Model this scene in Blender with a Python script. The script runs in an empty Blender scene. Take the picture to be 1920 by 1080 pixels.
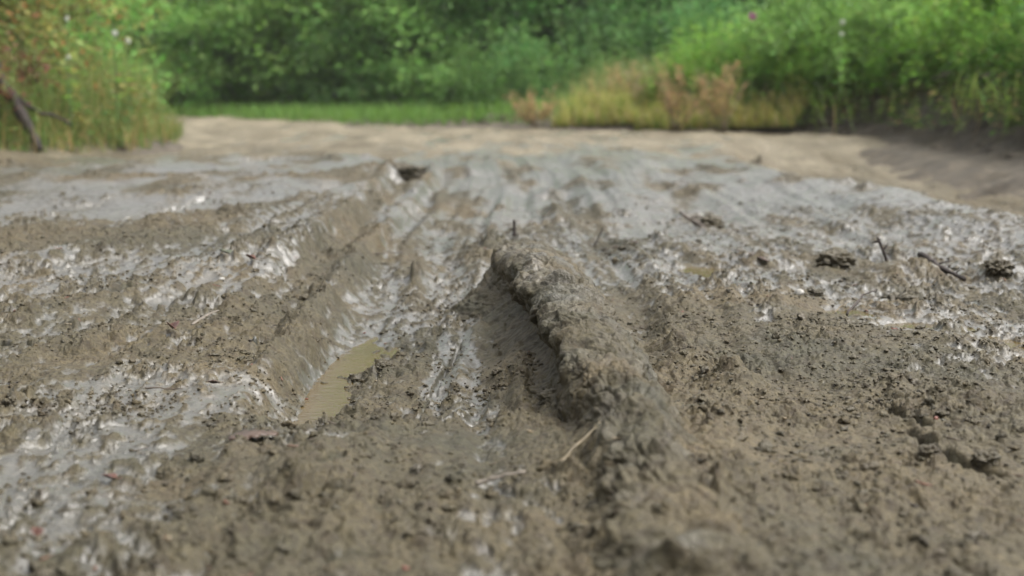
import bpy, math, random
import numpy as np
from concurrent.futures import ThreadPoolExecutor
from mathutils import Vector

SC = bpy.context.scene
COL = SC.collection
R = math.radians

# ------------------------------------------------------------------ camera
CAM_H = 0.55
FPX = 2667.0                       # focal length in pixels of a 1920 wide frame
PITCH = math.atan(380 / FPX)       # camera looks slightly down
cd = bpy.data.cameras.new('camera')
cam = bpy.data.objects.new('camera', cd)
COL.objects.link(cam)
cam.location = (0, 0, CAM_H)
cam.rotation_euler = (R(90) - PITCH, 0, 0)
cd.sensor_width = 36.0
cd.lens = 36.0 * FPX / 1920.0
cd.clip_start = 0.05
cd.clip_end = 600
cd.dof.use_dof = True
cd.dof.focus_distance = 2.95
cd.dof.aperture_fstop = 3.1
SC.camera = cam

# ------------------------------------------------------------------ world, sun, exposure
SUN_EL, SUN_AZ = R(62), R(100)      # azimuth measured from +Y towards +X
w = bpy.data.worlds.new('World')
SC.world = w
w.use_nodes = True
nt = w.node_tree
bg = nt.nodes['Background']
sky = nt.nodes.new('ShaderNodeTexSky')
sky.sky_type = 'NISHITA'
sky.sun_disc = False
sky.sun_elevation = SUN_EL
sky.sun_rotation = SUN_AZ
sky.air_density = 0.8
sky.dust_density = 8.0
sky.ozone_density = 1.0
grey = nt.nodes.new('ShaderNodeHueSaturation')       # thin cloud cover: a paler sky
grey.inputs['Saturation'].default_value = 0.22
nt.links.new(sky.outputs[0], grey.inputs['Color'])
nt.links.new(grey.outputs[0], bg.inputs[0])
bg.inputs[1].default_value = 0.15
sd = bpy.data.lights.new('sun', 'SUN')
sd.energy = 0.5
sd.angle = R(80)
sd.color = (1.0, 0.97, 0.88)
sun = bpy.data.objects.new('sun', sd)
COL.objects.link(sun)
_d = Vector((math.sin(SUN_AZ) * math.cos(SUN_EL), math.cos(SUN_AZ) * math.cos(SUN_EL), math.sin(SUN_EL)))
sun.rotation_euler = (-_d).to_track_quat('-Z', 'Y').to_euler()
sun.location = _d * 40
SC.view_settings.view_transform = 'Standard'
SC.view_settings.look = 'None'
SC.view_settings.gamma = 1.0
SC.view_settings.exposure = 1.36
SC.view_settings.use_curve_mapping = False
SC.render.engine = 'CYCLES'
SC.cycles.max_bounces = 6
SC.cycles.diffuse_bounces = 3
SC.cycles.glossy_bounces = 3
SC.cycles.transmission_bounces = 3
SC.cycles.caustics_reflective = False
SC.cycles.caustics_refractive = False

# ------------------------------------------------------------------ small helpers
def G(px, py, z=0.0):
    """point of the ground plane z seen at a place of the 1920x1080 photograph"""
    u = (px - 960) / FPX
    v = (540 - py) / FPX
    dy = math.cos(PITCH) + v * math.sin(PITCH)
    dz = -math.sin(PITCH) + v * math.cos(PITCH)
    t = (z - CAM_H) / dz
    return (t * u, t * dy)

def tag(o, label=None, cat=None, group=None, kind=None):
    if label: o['label'] = label
    if cat: o['category'] = cat
    if group: o['group'] = group
    if kind: o['kind'] = kind
    return o

def empty(name, loc, rz=0.0):
    o = bpy.data.objects.new(name, None)
    o.empty_display_size = 0.1
    COL.objects.link(o)
    o.location = loc
    o.rotation_euler = (0, 0, rz)
    return o

def np_mesh(name, V, quads=None, tris=None, smooth=True):
    me = bpy.data.meshes.new(name)
    V = np.asarray(V, np.float32)
    nq = 0 if quads is None else len(quads)
    ntr = 0 if tris is None else len(tris)
    me.vertices.add(len(V))
    me.vertices.foreach_set('co', V.ravel())
    loops = []
    starts = []
    if nq:
        loops.append(np.asarray(quads, np.int32).ravel())
        starts.append(np.arange(nq, dtype=np.int32) * 4)
    if ntr:
        loops.append(np.asarray(tris, np.int32).ravel())
        starts.append(nq * 4 + np.arange(ntr, dtype=np.int32) * 3)
    loops = np.concatenate(loops)
    starts = np.concatenate(starts)
    me.loops.add(len(loops))
    me.loops.foreach_set('vertex_index', loops)
    me.polygons.add(nq + ntr)
    me.polygons.foreach_set('loop_start', starts)
    me.update(calc_edges=True)
    me.polygons.foreach_set('use_smooth', np.full(nq + ntr, bool(smooth)))
    return me

def add_attr(me, name, data):
    a = me.attributes.new(name, 'FLOAT', 'POINT')
    a.data.foreach_set('value', np.asarray(data, np.float32).ravel())

def add_col(me, name, rgb):
    a = me.attributes.new(name, 'FLOAT_COLOR', 'POINT')
    c = np.ones((len(rgb), 4), np.float32)
    c[:, :3] = rgb
    a.data.foreach_set('color', c.ravel())

def link(name, me, mat=None, parent=None, loc=(0, 0, 0)):
    o = bpy.data.objects.new(name, me)
    COL.objects.link(o)
    if mat is not None and len(me.materials) == 0:
        me.materials.append(mat)
    if parent is not None:
        o.parent = parent
    o.location = loc
    return o

# ------------------------------------------------------------------ noise on numpy arrays
f32 = np.float32
_rt = np.random.RandomState(11)
PERM = np.concatenate([_rt.permutation(256)] * 3).astype(np.int32)
_ang = _rt.rand(256) * 2 * np.pi
GX = np.cos(_ang).astype(f32); GY = np.sin(_ang).astype(f32)
RND = _rt.rand(4, 256).astype(f32)

def S(a, b, t):
    t = np.clip((t - a) / (b - a), 0, 1)
    return t * t * (3 - 2 * t)

def perlin(x, y, seed=0):
    x = x + 17.31 * seed; y = y - 9.77 * seed
    xi = np.floor(x); yi = np.floor(y)
    xf = (x - xi).astype(f32); yf = (y - yi).astype(f32)
    xi = xi.astype(np.int32) & 255; yi = yi.astype(np.int32) & 255
    u = xf * xf * xf * (xf * (xf * 6 - 15) + 10)
    v = yf * yf * yf * (yf * (yf * 6 - 15) + 10)
    a = PERM[xi]; b = PERM[xi + 1]
    def g(h, dx, dy):
        return GX[h] * dx + GY[h] * dy
    n00 = g(PERM[a + yi], xf, yf); n10 = g(PERM[b + yi], xf - 1, yf)
    n01 = g(PERM[a + yi + 1], xf, yf - 1); n11 = g(PERM[b + yi + 1], xf - 1, yf - 1)
    n0 = n00 + u * (n10 - n00); n1 = n01 + u * (n11 - n01)
    return (n0 + v * (n1 - n0)) * 1.4

def fbm(x, y, octv=3, seed=0, gain=0.5):
    s = 0; a = 1.0; f = 1.0
    for i in range(octv):
        s = s + a * perlin(x * f, y * f, seed + i)
        a *= gain; f *= 2.03
    return s

def ridged(x, y, octv=2, seed=0):
    s = 0; a = 1.0; f = 1.0
    for i in range(octv):
        s = s + a * (1 - 2 * np.abs(perlin(x * f, y * f, seed + i)))
        a *= 0.5; f *= 2.1
    return s

def lumps(x, y, cell, prob, seed=0, lo=0.25, hi=0.55, flat=0.6):
    """rounded clods: one per grid cell, height in metres"""
    px = x / cell + 31.7 * seed; py = y / cell + 12.9 * seed
    xi = np.floor(px).astype(np.int32); yi = np.floor(py).astype(np.int32)
    fx = (px - xi).astype(f32); fy = (py - yi).astype(f32)
    out = np.zeros_like(fx)
    for dx in (-1, 0, 1):
        for dy in (-1, 0, 1):
            h = PERM[PERM[(xi + dx) & 255] + ((yi + dy) & 255)]
            r = lo + (hi - lo) * RND[2][h]
            r = np.where(RND[3][h] < prob, r, 0.001)
            ex = fx - dx - RND[0][h]; ey = fy - dy - RND[1][h]
            d2 = (ex * ex + ey * ey) / (r * r)
            out = np.maximum(out, np.sqrt(np.maximum(0, 1 - d2)) * r)
    return out * cell * flat

def billow(x, y, octv=3, seed=0, gain=.55):
    """rounded lumps parted by sharp creases, 0..1"""
    s = 0; a = 1.0; f = 1.0; n = 0
    for i in range(octv):
        s = s + a * np.minimum(1, 1.5 * np.abs(perlin(x * f, y * f, seed + i))); n += a
        a *= gain; f *= 2.2
    return s / n

def seg_dist(x, y, pts):
    """distance to a polyline"""
    best = np.full(x.shape, 1e3, f32)
    for (ax, ay), (bx, by) in zip(pts[:-1], pts[1:]):
        vx, vy = bx - ax, by - ay
        t = np.clip(((x - ax) * vx + (y - ay) * vy) / (vx * vx + vy * vy), 0, 1)
        best = np.minimum(best, np.hypot(x - ax - t * vx, y - ay - t * vy))
    return best

# ------------------------------------------------------------------ shape of the muddy road
def crest_x(y):
    return np.interp(y, [0, 4.5, 5.4, 7.0, 8.1, 11.3, 13.5, 16, 20], [2.0, 2.0, 1.95, 1.92, 1.72, 1.68, 1.9, 2.6, 4.0]).astype(f32)

# (x, y, radius across, radius along, weight): slick and dull zones
def zone(px, py, rx, ry, wgt):
    x, y = G(px, py)
    return (x, y, rx, ry, wgt)
WET = [(-.12, 3.2, .13, 1.2, .55), (-.37, 3.5, .07, .35, .6), zone(620, 560, .10, .55, .9), (-.69, 2.2, .085, .65, 1.2), (-.60, 2.45, .05, .5, .8), zone(440, 740, .10, .22, .7),
       zone(620, 455, .10, .9, .5), zone(300, 395, .8, .7, .9), zone(90, 420, .6, .5, .8), zone(150, 545, .35, .3, .6), zone(1320, 400, .9, 2.0, .8),
       zone(1650, 420, .9, 1.1, .8), zone(560, 320, 1.6, 1.8, .8), zone(900, 310, 1.1, 2.2, .6), zone(1100, 300, .9, 2.6, .9),
       zone(880, 580, .05, .55, .9), zone(840, 660, .05, .3, .7), zone(1850, 690, .3, .25, 1.0), zone(1640, 610, .35, .2, .8), zone(1330, 520, .3, .5, .5),
       zone(560, 640, .06, .4, .8), zone(680, 830, .07, .1, .7), zone(340, 640, .14, .12, .6), zone(430, 530, .22, .3, .5),
       zone(385, 935, .05, .05, 1.0), zone(1480, 900, .03, .1, .6), zone(1550, 545, .15, .15, .8), zone(130, 960, .12, .1, .7),
       zone(1000, 900, .10, .08, .5)]
DRY = [zone(745, 350, .25, .9, 1.1), zone(1500, 760, .55, .9, 1.4), zone(1300, 620, .35, .5, .8), (-.54, 4.6, .06, 1.2, .9), (-.60, 5.6, .05, 2.2, 1.0), (-.49, 3.5, .06, 1.0, 1.3), zone(1040, 395, .3, .9, .9), zone(120, 480, .5, .28, 1.1),
       zone(230, 655, .25, .25, .7), zone(560, 880, .22, .14, .5), zone(1700, 960, .5, .5, 1.0), zone(780, 800, .14, .25, .5), zone(330, 1010, .2, .15, .5),
       zone(1560, 495, .35, .3, .9), zone(1290, 400, .12, .4, .6), zone(800, 345, .18, .8, .9), zone(330, 345, .2, .4, .5)]

# gouges and cracks: photograph polyline, half width m, depth m
GOUGES = [([(1400, 275), (1398, 288), (1425, 306)], .085, .10),
          ([(1640, 748), (1690, 775), (1740, 800)], .009, .018), ([(1700, 800), (1760, 838), (1830, 862), (1905, 880)], .011, .020),
          ([(1655, 545), (1700, 560), (1750, 552)], .045, .03), ([(1300, 700), (1345, 712)], .012, .014), ([(1470, 760), (1510, 772)], .010, .014),
          ([(220, 1040), (270, 1005), (330, 985)], .010, .018), ([(640, 880), (600, 900)], .008, .01), ([(560, 1045), (700, 1030)], .008, .012),
          ([(860, 600), (800, 690), (770, 740)], .008, .010), ([(0, 640), (60, 655), (110, 640)], .012, .018), ([(130, 585), (240, 570)], .012, .014),
          ([(230, 425), (300, 410), (380, 388)], .03, .03), ([(480, 300), (540, 300)], .14, .05), ([(700, 970), (760, 940)], .007, .012)]
GOUGES = [([G(*p) for p in pts], hw, dp) for pts, hw, dp in GOUGES]
# single mounds: photograph place, radius, height
MOUNDS = [(1565, 495, .10, .055), (1450, 492, .16, .035), (1700, 515, .16, .04), (1870, 520, .12, .04), (750, 345, .16, .025), (1030, 352, .14, .05),
          (1440, 290, .22, .10), (1300, 395, .10, .04), (550, 395, .12, .03), (960, 345, .20, .02), (560, 890, .20, .035), (350, 990, .14, .02),
          (860, 320, .3, .05), (1230, 310, .4, .03), (640, 300, .4, .03), (1790, 655, .06, .02), (700, 640, .018, .02)]
MOUNDS = [G(a, b) + (r, hh) for a, b, r, hh in MOUNDS]

def terrain(x, y):
    x = x.astype(f32); y = y.astype(f32)
    wob = 0.035 * perlin(x * 0 + 3.1, y / 0.35, 1) + 0.018 * perlin(x / .1, y / 0.11, 2)
    warp = perlin(x / .8, y / .9, 21)
    # broad undulation
    z = 0.030 * S(16, 6, y) * fbm(x / 1.6, y / 2.6, 2, 3) + 0.010 * fbm(x / .35, y / .5, 2, 5)
    # left lip of the rut, shelf, floor
    A = S(3.2, 4.2, y) * S(10, 8.6, y)
    d = -0.64 + wob - x
    lipn = .025 * perlin(x / .09, y / .12, 10) + .012 * perlin(x / .035, y / .04, 11)
    z += 0.092 * A * S(-.05, .06, d + lipn) * (0.3 + 0.7 * np.exp(-np.maximum(d, 0) / .35))
    B = S(2.15, 2.65, y) * S(10.5, 8.0, y)
    floor = S(-.51, -.42, x + 0.6 * wob + .6 * lipn) * (1 - 0.75 * S(-.22, .10, x))
    z -= 0.062 * B * floor
    z += 0.012 * B * np.exp(-((x + .50) / .05) ** 2)
    # tyre ribs on the rut floor
    T = S(-.26, -.18, x) * S(.12, .02, x) * S(2.2, 2.6, y) * S(6.5, 5.0, y)
    z += T * 0.0065 * np.clip(.5 + 1.2 * perlin(x / .12, y / .4, 9), 0, 1.2) * np.sin(x * 2 * np.pi / .060 + 2.2 * perlin(x / .3, y / .6, 8))
    # slanting wheel tracks on the left
    L = S(-.62, -1.0, x) * S(14, 11, y) * S(2.2, 3.2, y)
    dl = np.maximum(-x - .65, .02)                                   # wheel tracks that fan out to the left
    sx = y + np.log(dl + .03) / 1.3
    tr = fbm(sx / .62 + .4 * warp, x / 2.2, 2, 12)
    far = S(14, 6, y)
    z += L * (0.045 * tr) * (.25 + .75 * far)
    # straight tracks in the middle distance
    M = S(4.5, 6.5, y) * S(14, 11, y) * S(-.6, -.3, x) * S(1.9, 1.4, x)
    tr2 = fbm(x / .22 + .35 * y / 6, y / 4.0, 2, 15)
    z += M * 0.040 * tr2 * (.3 + .7 * far)
    # shallow tyre grooves running away from the camera
    gr = fbm(x / .085 + .8 * perlin(x / 1.1, y / 1.8, 37), y / 2.6, 2, 38)
    gm = S(-1.1, -.75, x) * S(1.9, 1.5, x) * S(13, 9, y) * (.35 + .65 * S(.75, .35, x) + .5 * S(3.5, 5, y))
    z += .0135 * gm * gr
    # trough beside the ridge on its right
    z -= 0.035 * np.exp(-((x - .30) / .07) ** 2) * S(2.9, 3.4, y) * S(6.5, 5.0, y)
    # right crest and lower lane behind it
    xc = crest_x(y) + 0.06 * perlin(y / .5, x * 0 + .3, 17)
    F = S(15, 12.5, y)
    z += F * (.018 + .032 * S(10, 7, y)) * np.exp(-((x - xc + .12) / .35) ** 2)
    z -= F * 0.19 * S(-.03, .5, x - xc)
    z += F * 0.05 * fbm(x / .35, y / 1.6, 3, 19) * S(.3, .7, x - xc)
    # end of the churned part, firm road beyond
    firm0 = S(11.5, 13, y)
    z += 0.012 * np.exp(-((y - 12.2 - .9 * warp) / .8) ** 2) * S(2, 1, np.abs(x)) * (.5 + fbm(x / .5, y / .5, 2, 28))
    z += .03 * S(9, 13, y) * fbm(x / .6, y / 1.5, 2, 29) + .022 * S(6, 8, y) * np.maximum(firm0, S(.1, .4, x - xc)) * (billow(x / .30, y / .45, 3, 30) - .3)
    firm = S(8.8, 14.2, y + 2.4 * fbm(x / .38, y / 2.4, 3, 23))
    z += .012 * S(9.5, 11, y) * (1 - firm) * billow(x / .3, y / .4, 3, 24)
    # mounds, gouges
    for mx, my, mr, mh in MOUNDS:
        k = np.hypot(x - mx, (y - my) * .7) + .25 * mr * perlin(x / (.7 * mr), y / (.7 * mr), 25)
        z += mh * S(mr, 0, k)
    crack = np.zeros_like(z)
    jit = .5 * perlin(x / .03, y / .03, 27)
    for pts, hw, dp in GOUGES:
        xs = [p[0] for p in pts]; ys = [p[1] for p in pts]
        box = (x > min(xs) - 4 * hw) & (x < max(xs) + 4 * hw) & (y > min(ys) - 4 * hw) & (y < max(ys) + 4 * hw)
        if not box.any():
            continue
        q = seg_dist(x[box], y[box], pts)
        c = S(hw * 1.25, hw * .35, q + hw * jit[box])
        z[box] -= dp * c
        crack[box] = np.maximum(crack[box], c)
    # wetness
    wn = fbm(x / .20, y / .75, 3, 31)
    wn = wn * (1 - L) + L * fbm(sx / .30, x / .9, 3, 34) - .9 * L * tr - .9 * M * tr2
    wet = 0.26 + .10 * S(3.2, 4.5, y) + 0.36 * wn - .30 * gm * gr
    for zx, zy, rx, ry, wt in WET:
        wet = wet + wt * .62 * np.exp(-((x - zx) / rx) ** 2 - ((y - zy) / ry) ** 2)
    for zx, zy, rx, ry, wt in DRY:
        wet = wet - wt * .62 * np.exp(-((x - zx) / rx) ** 2 - ((y - zy) / ry) ** 2)
    wet = wet + .32 * S(5, 7, y) * S(12.5, 8.5, y)
    wet -= firm * (.75 - .75 * S(.05, .5, fbm(x / .4, y / 2.8, 3, 65)))
    wet -= S(.02, .25, x - xc) * 1.1
    wet -= .6 * S(-2.7, -3.3, x)
    wet = np.minimum(wet, .50 + .22 * np.tanh((wet - .50) / .5) * (wet > .5))                    # films stay broken by crumbs of mud
    wet = wet - .02 + (.62 * fbm(x / .030, y / .055, 3, 33) + .25 * fbm(x / .085, y / .2, 2, 35)) * S(8, 5, y)
    wet -= .9 * np.exp(-((x - .02) / .07) ** 2) * S(2.5, 2.8, y) * S(3.9, 3.6, y)
    wet = wet + .30 * S(6, 4, y) * fbm(x / .045, y / .42, 2, 36) + S(4, 6, y) * (.34 * fbm(x / .14, y / .40, 2, 39) + .62 * fbm(x / .30, y / 1.1, 2, 40) - .9 * L * tr * .5)
    wet = S(.14, .80, wet)
    # clods and crumbs
    wx = x + .010 * perlin(x / .03, y / .03, 41); wy = y + .010 * perlin(x / .03, y / .03, 43)
    rough = np.clip(0.80 + .75 * fbm(x / .22, y / .3, 2, 45), 0.18, 1.35)
    slick = S(.15, .35, x) * S(.40, .30, x) * S(3.0, 3.4, y) * S(5.6, 4.8, y)            # smeared strip by the ridge
    slick = np.maximum(slick, .8 * np.exp(-((x + .33) / .2) ** 2 - ((y - 2.02) / .16) ** 2))
    slick = np.maximum(slick, .45 * S(-.48, -.45, x) * S(-.28, -.34, x) * S(2.4, 2.6, y))
    rough = rough * (1 - .80 * slick) * (1 - .72 * firm)
    coarse = 1 - .72 * wet
    clump = S(.05, .45, fbm(x / .17, y / .22, 2, 48)) * (1 + .3 * S(2.6, 1.9, y))
    c1 = lumps(wx, wy, .13, .30, 1) * S(.65, 1.1, rough)
    c2 = lumps(wx, wy, .055, .55, 2)
    c3 = lumps(wx, wy, .028, .75, 3, .3, .7)
    bl = billow(wx / .070, wy / .085, 4, 47, .6)
    z += rough * coarse * ((.36 + .4 * clump) * c1 + (.36 + .30 * clump) * c2 + (.40 + .22 * clump) * c3 + (.015 + .016 * clump) * (bl - .35)) + .0035 * (1 - wet) * (1 - firm)
    z += .010 * (1 - slick) * fbm(wx / .16, wy / .16, 2, 49) * (1 - firm)
    close = y < 6.0
    if close.any():
        xa, ya = wx[close], wy[close]
        fd = S(6.0, 4.0, ya)
        z[close] += fd * np.clip(rough[close] + .15, 0, 1.1) * coarse[close] * (.60 * lumps(xa, ya, .0135, .9, 4, .3, .7, .8) + .0032 * billow(xa / .014, ya / .014, 2, 51))
    z += .0028 * rough * ridged(x / .05, y / .05, 2, 53)
    # slumped foot of the ridge
    xr = np.interp(y, [.5, 1.2, 1.7, 2.1, 2.6, 3.1, 3.6, 4.0], [.25, .222, .19, .172, .142, .1, .064, .05]).astype(f32)
    z += .036 * np.exp(-((x - xr - .05) / .17) ** 2) * S(2.7, 2.1, y)
    # puddle basins
    for qx, qy, rx, ry, dp in BASINS:
        z -= dp * np.exp(-((x - qx) / rx) ** 2 - ((y - qy) / ry) ** 2)
    # rim towards the verges
    z += .10 * S(-2.9, -3.6, x) * S(16, 14, y)
    z += .05 * S(17.5, 21, y)
    firm = firm * np.clip(.78 + .5 * fbm(x / .32, y / 3.2, 3, 63), .25, 1)
    tone = np.clip(.5 + .5 * fbm(x / .6, y / .8, 3, 61) + .4 * firm + .30 * S(.02, .2, x - xc) - .5 * crack, 0, 1)
    return z, wet, tone, firm

BASINS = [(-.385, 2.80, .085, .36, .026), (-.29, 3.3, .05, .2, .012)]
PUD = {}
for key, (a, b), rr, dd in (('a', (1335, 502), (.07, .14), .03), ('b', (1605, 588), (.10, .09), .03), ('c', (1715, 616), (.10, .07), .028),
                            ('d', (1690, 565), (.09, .05), .03), ('g', (1895, 640), (.06, .07), .02)):
    gx, gy = G(a, b)
    BASINS.append((gx, gy, rr[0], rr[1], dd))
    PUD[key] = (gx, gy, rr[0], rr[1])

# rows and columns of the road sheet: fine close by, coarser further off
ya = -6 + (1.05 + 6) * (1 - (1 - np.linspace(0, 1, 70)) ** 1.6)
yb = np.geomspace(1.05, 9.0, 1500)
yc = np.geomspace(9.0, 34.0, 330)
YS = np.concatenate([ya[:-1], yb[:-1], yc])
NF, NO = 1300, 70
uo = 1 + (np.linspace(0, 1, NO + 1)[1:]) ** 1.8 * 1.0
US = np.concatenate([-uo[::-1], np.linspace(-1, 1, NF), uo])
def fine_half(y): return 0.42 * np.maximum(y, .9) + .12
XMAX = 15.0
def col_x(u, y):
    wv = fine_half(y)
    return np.where(np.abs(u) <= 1, u * wv, np.sign(u) * (wv + (np.abs(u) - 1) * (XMAX - wv)))

NY, NX = len(YS), len(US)
XX = np.zeros((NY, NX), f32); YY = np.zeros((NY, NX), f32)
XX[:] = col_x(US[None, :], YS[:, None]); YY[:] = YS[:, None]
ZZ = np.zeros((NY, NX), f32); WW = np.zeros((NY, NX), f32); TT = np.zeros((NY, NX), f32); FF = np.zeros((NY, NX), f32)
def _job(i0):
    sl = slice(i0, min(i0 + 60, NY))
    ZZ[sl], WW[sl], TT[sl], FF[sl] = terrain(XX[sl], YY[sl])
with ThreadPoolExecutor(4) as ex:
    list(ex.map(_job, range(0, NY, 60)))

def hz(x, y):
    """height of the road sheet under points (nearest grid vertex)"""
    x = np.atleast_1d(np.asarray(x, float)); y = np.atleast_1d(np.asarray(y, float))
    i = np.clip(np.searchsorted(YS, y), 0, NY - 1)
    wv = fine_half(YS[i])
    u = np.where(np.abs(x) <= wv, x / wv, np.sign(x) * (1 + (np.abs(x) - wv) / (XMAX - wv)))
    j = np.clip(np.searchsorted(US, u), 0, NX - 1)
    return ZZ[i, j]

# ------------------------------------------------------------------ materials
def new_mat(name):
    m = bpy.data.materials.new(name)
    m.use_nodes = True
    return m, m.node_tree, m.node_tree.nodes['Principled BSDF']

def attr(nt, name):
    n = nt.nodes.new('ShaderNodeAttribute'); n.attribute_name = name
    return n
def noise(nt, scale, detail=3, rough=.55, vec=None):
    n = nt.nodes.new('ShaderNodeTexNoise')
    n.inputs['Scale'].default_value = scale; n.inputs['Detail'].default_value = detail; n.inputs['Roughness'].default_value = rough
    if vec is not None: nt.links.new(vec, n.inputs['Vector'])
    return n
def ramp(nt, src, stops):
    n = nt.nodes.new('ShaderNodeValToRGB')
    while len(n.color_ramp.elements) > 1: n.color_ramp.elements.remove(n.color_ramp.elements[0])
    for i, (p, c) in enumerate(stops):
        e = n.color_ramp.elements[0] if i == 0 else n.color_ramp.elements.new(p)
        e.position = p
        e.color = c if len(c) == 4 else (*c, 1)
    nt.links.new(src, n.inputs[0])
    return n
def mixc(nt, fac, a, b, mode='MIX'):
    n = nt.nodes.new('ShaderNodeMix'); n.data_type = 'RGBA'; n.blend_type = mode
    for v, i in ((fac, 0), (a, 6), (b, 7)):
        if hasattr(v, 'links'): nt.links.new(v, n.inputs[i])
        else: n.inputs[i].default_value = v if i == 0 else (*v, 1)
    return n.outputs[2]
def mth(nt, op, a, b=0.0, c=0.0, clamp=False):
    n = nt.nodes.new('ShaderNodeMath'); n.operation = op; n.use_clamp = clamp
    for i, v in enumerate((a, b, c)):
        if hasattr(v, 'links'): nt.links.new(v, n.inputs[i])
        else: n.inputs[i].default_value = v
    return n.outputs[0]

def mud_material(name):
    m, nt, b = new_mat(name)
    geo = nt.nodes.new('ShaderNodeNewGeometry')
    pos = geo.outputs['Position']
    wet = attr(nt, 'wet').outputs['Fac']; tone = attr(nt, 'tone').outputs['Fac']; firm = attr(nt, 'firm').outputs['Fac']
    n1 = noise(nt, 9, 5, .6, pos); n2 = noise(nt, 95, 4, .65, pos); n3 = noise(nt, 420, 2, .6, pos)
    t = mth(nt, 'MULTIPLY_ADD', n1.outputs['Fac'], .5, mth(nt, 'MULTIPLY', tone, .5))
    base = ramp(nt, t, [(.30, (.034, .031, .016)), (.50, (.049, .0405, .0205)), (.70, (.066, .051, .025))])
    n4 = noise(nt, 1.7, 5, .65, pos)
    fc = ramp(nt, n4.outputs['Fac'], [(.32, (.088, .076, .050)), (.5, (.150, .130, .090)), (.66, (.210, .182, .128))])
    c = mixc(nt, firm, base.outputs[0], fc.outputs[0])
    spk = ramp(nt, n2.outputs['Fac'], [(.32, (.50, .46, .40)), (.5, (1, 1, 1)), (.68, (1.35, 1.32, 1.26))])
    c = mixc(nt, .9, c, spk.outputs[0], 'MULTIPLY')
    n5 = noise(nt, 33, 3, .6, pos)
    spm = ramp(nt, n5.outputs['Fac'], [(.34, (.66, .58, .50)), (.5, (1, 1, 1)), (.64, (1.16, 1.16, 1.12))])
    c = mixc(nt, .8, c, spm.outputs[0], 'MULTIPLY')
    c = mixc(nt, mth(nt, 'MULTIPLY', wet, .55), c, (.038, .035, .022))
    nt.links.new(c, b.inputs['Base Color'])
    wn = mth(nt, 'MULTIPLY_ADD', mth(nt, 'SUBTRACT', n2.outputs['Fac'], .5), .9, wet)
    rr = ramp(nt, wn, [(.05, (.62,) * 3), (.35, (.42,) * 3), (.75, (.36,) * 3), (1, (.28,) * 3)])
    nt.links.new(rr.outputs[0], b.inputs['Roughness'])
    sp = mth(nt, 'MULTIPLY_ADD', wet, .5, .35)
    nt.links.new(sp, b.inputs['Specular IOR Level'])
    cw = ramp(nt, wn, [(.25, (0,) * 3), (.80, (.85,) * 3)])
    nt.links.new(cw.outputs[0], b.inputs['Coat Weight']); b.inputs['Coat Roughness'].default_value = .38; b.inputs['Coat IOR'].default_value = 1.5
    b1 = nt.nodes.new('ShaderNodeBump'); b1.inputs['Distance'].default_value = .007; b1.inputs['Strength'].default_value = .8
    nt.links.new(mth(nt, 'MULTIPLY_ADD', wet, -.45, .85), b1.inputs['Strength'])
    nt.links.new(n2.outputs['Fac'], b1.inputs['Height'])
    b2 = nt.nodes.new('ShaderNodeBump'); b2.inputs['Distance'].default_value = .0012; b2.inputs['Strength'].default_value = .8
    nt.links.new(n3.outputs['Fac'], b2.inputs['Height']); nt.links.new(b1.outputs[0], b2.inputs['Normal'])
    nt.links.new(b2.outputs[0], b.inputs['Normal']); nt.links.new(b2.outputs[0], b.inputs['Coat Normal'])
    return m
MUD = mud_material('wet_mud')

# ------------------------------------------------------------------ the road sheet
def grid_quads(ny, nx):
    i = np.arange(ny - 1)[:, None] * nx + np.arange(nx - 1)[None, :]
    return np.stack([i, i + 1, i + nx + 1, i + nx], -1).reshape(-1, 4)
me = np_mesh('muddy_road', np.stack([XX, YY, ZZ], -1).reshape(-1, 3), grid_quads(NY, NX))
add_attr(me, 'wet', WW); add_attr(me, 'tone', TT); add_attr(me, 'firm', FF)
tag(link('muddy_road', me, MUD), kind='structure')

# far ground out to the horizon
m, nt, b = new_mat('forest_floor')
n1 = noise(nt, 3, 5)
rp = ramp(nt, n1.outputs['Fac'], [(.3, (.045, .05, .02)), (.6, (.07, .075, .03)), (.8, (.11, .09, .05))])
nt.links.new(rp.outputs[0], b.inputs['Base Color']); b.inputs['Roughness'].default_value = .9
FLOOR = m
gv = []
for ring in (0, 1):
    pass
gn = 60
gx = np.linspace(-300, 300, gn); gy = np.linspace(-300, 300, gn)
GXX, GYY = np.meshgrid(gx, gy)
me = np_mesh('ground', np.stack([GXX, GYY, np.full_like(GXX, -.45)], -1).reshape(-1, 3), grid_quads(gn, gn))
tag(link('ground', me, FLOOR), kind='structure')

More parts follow.
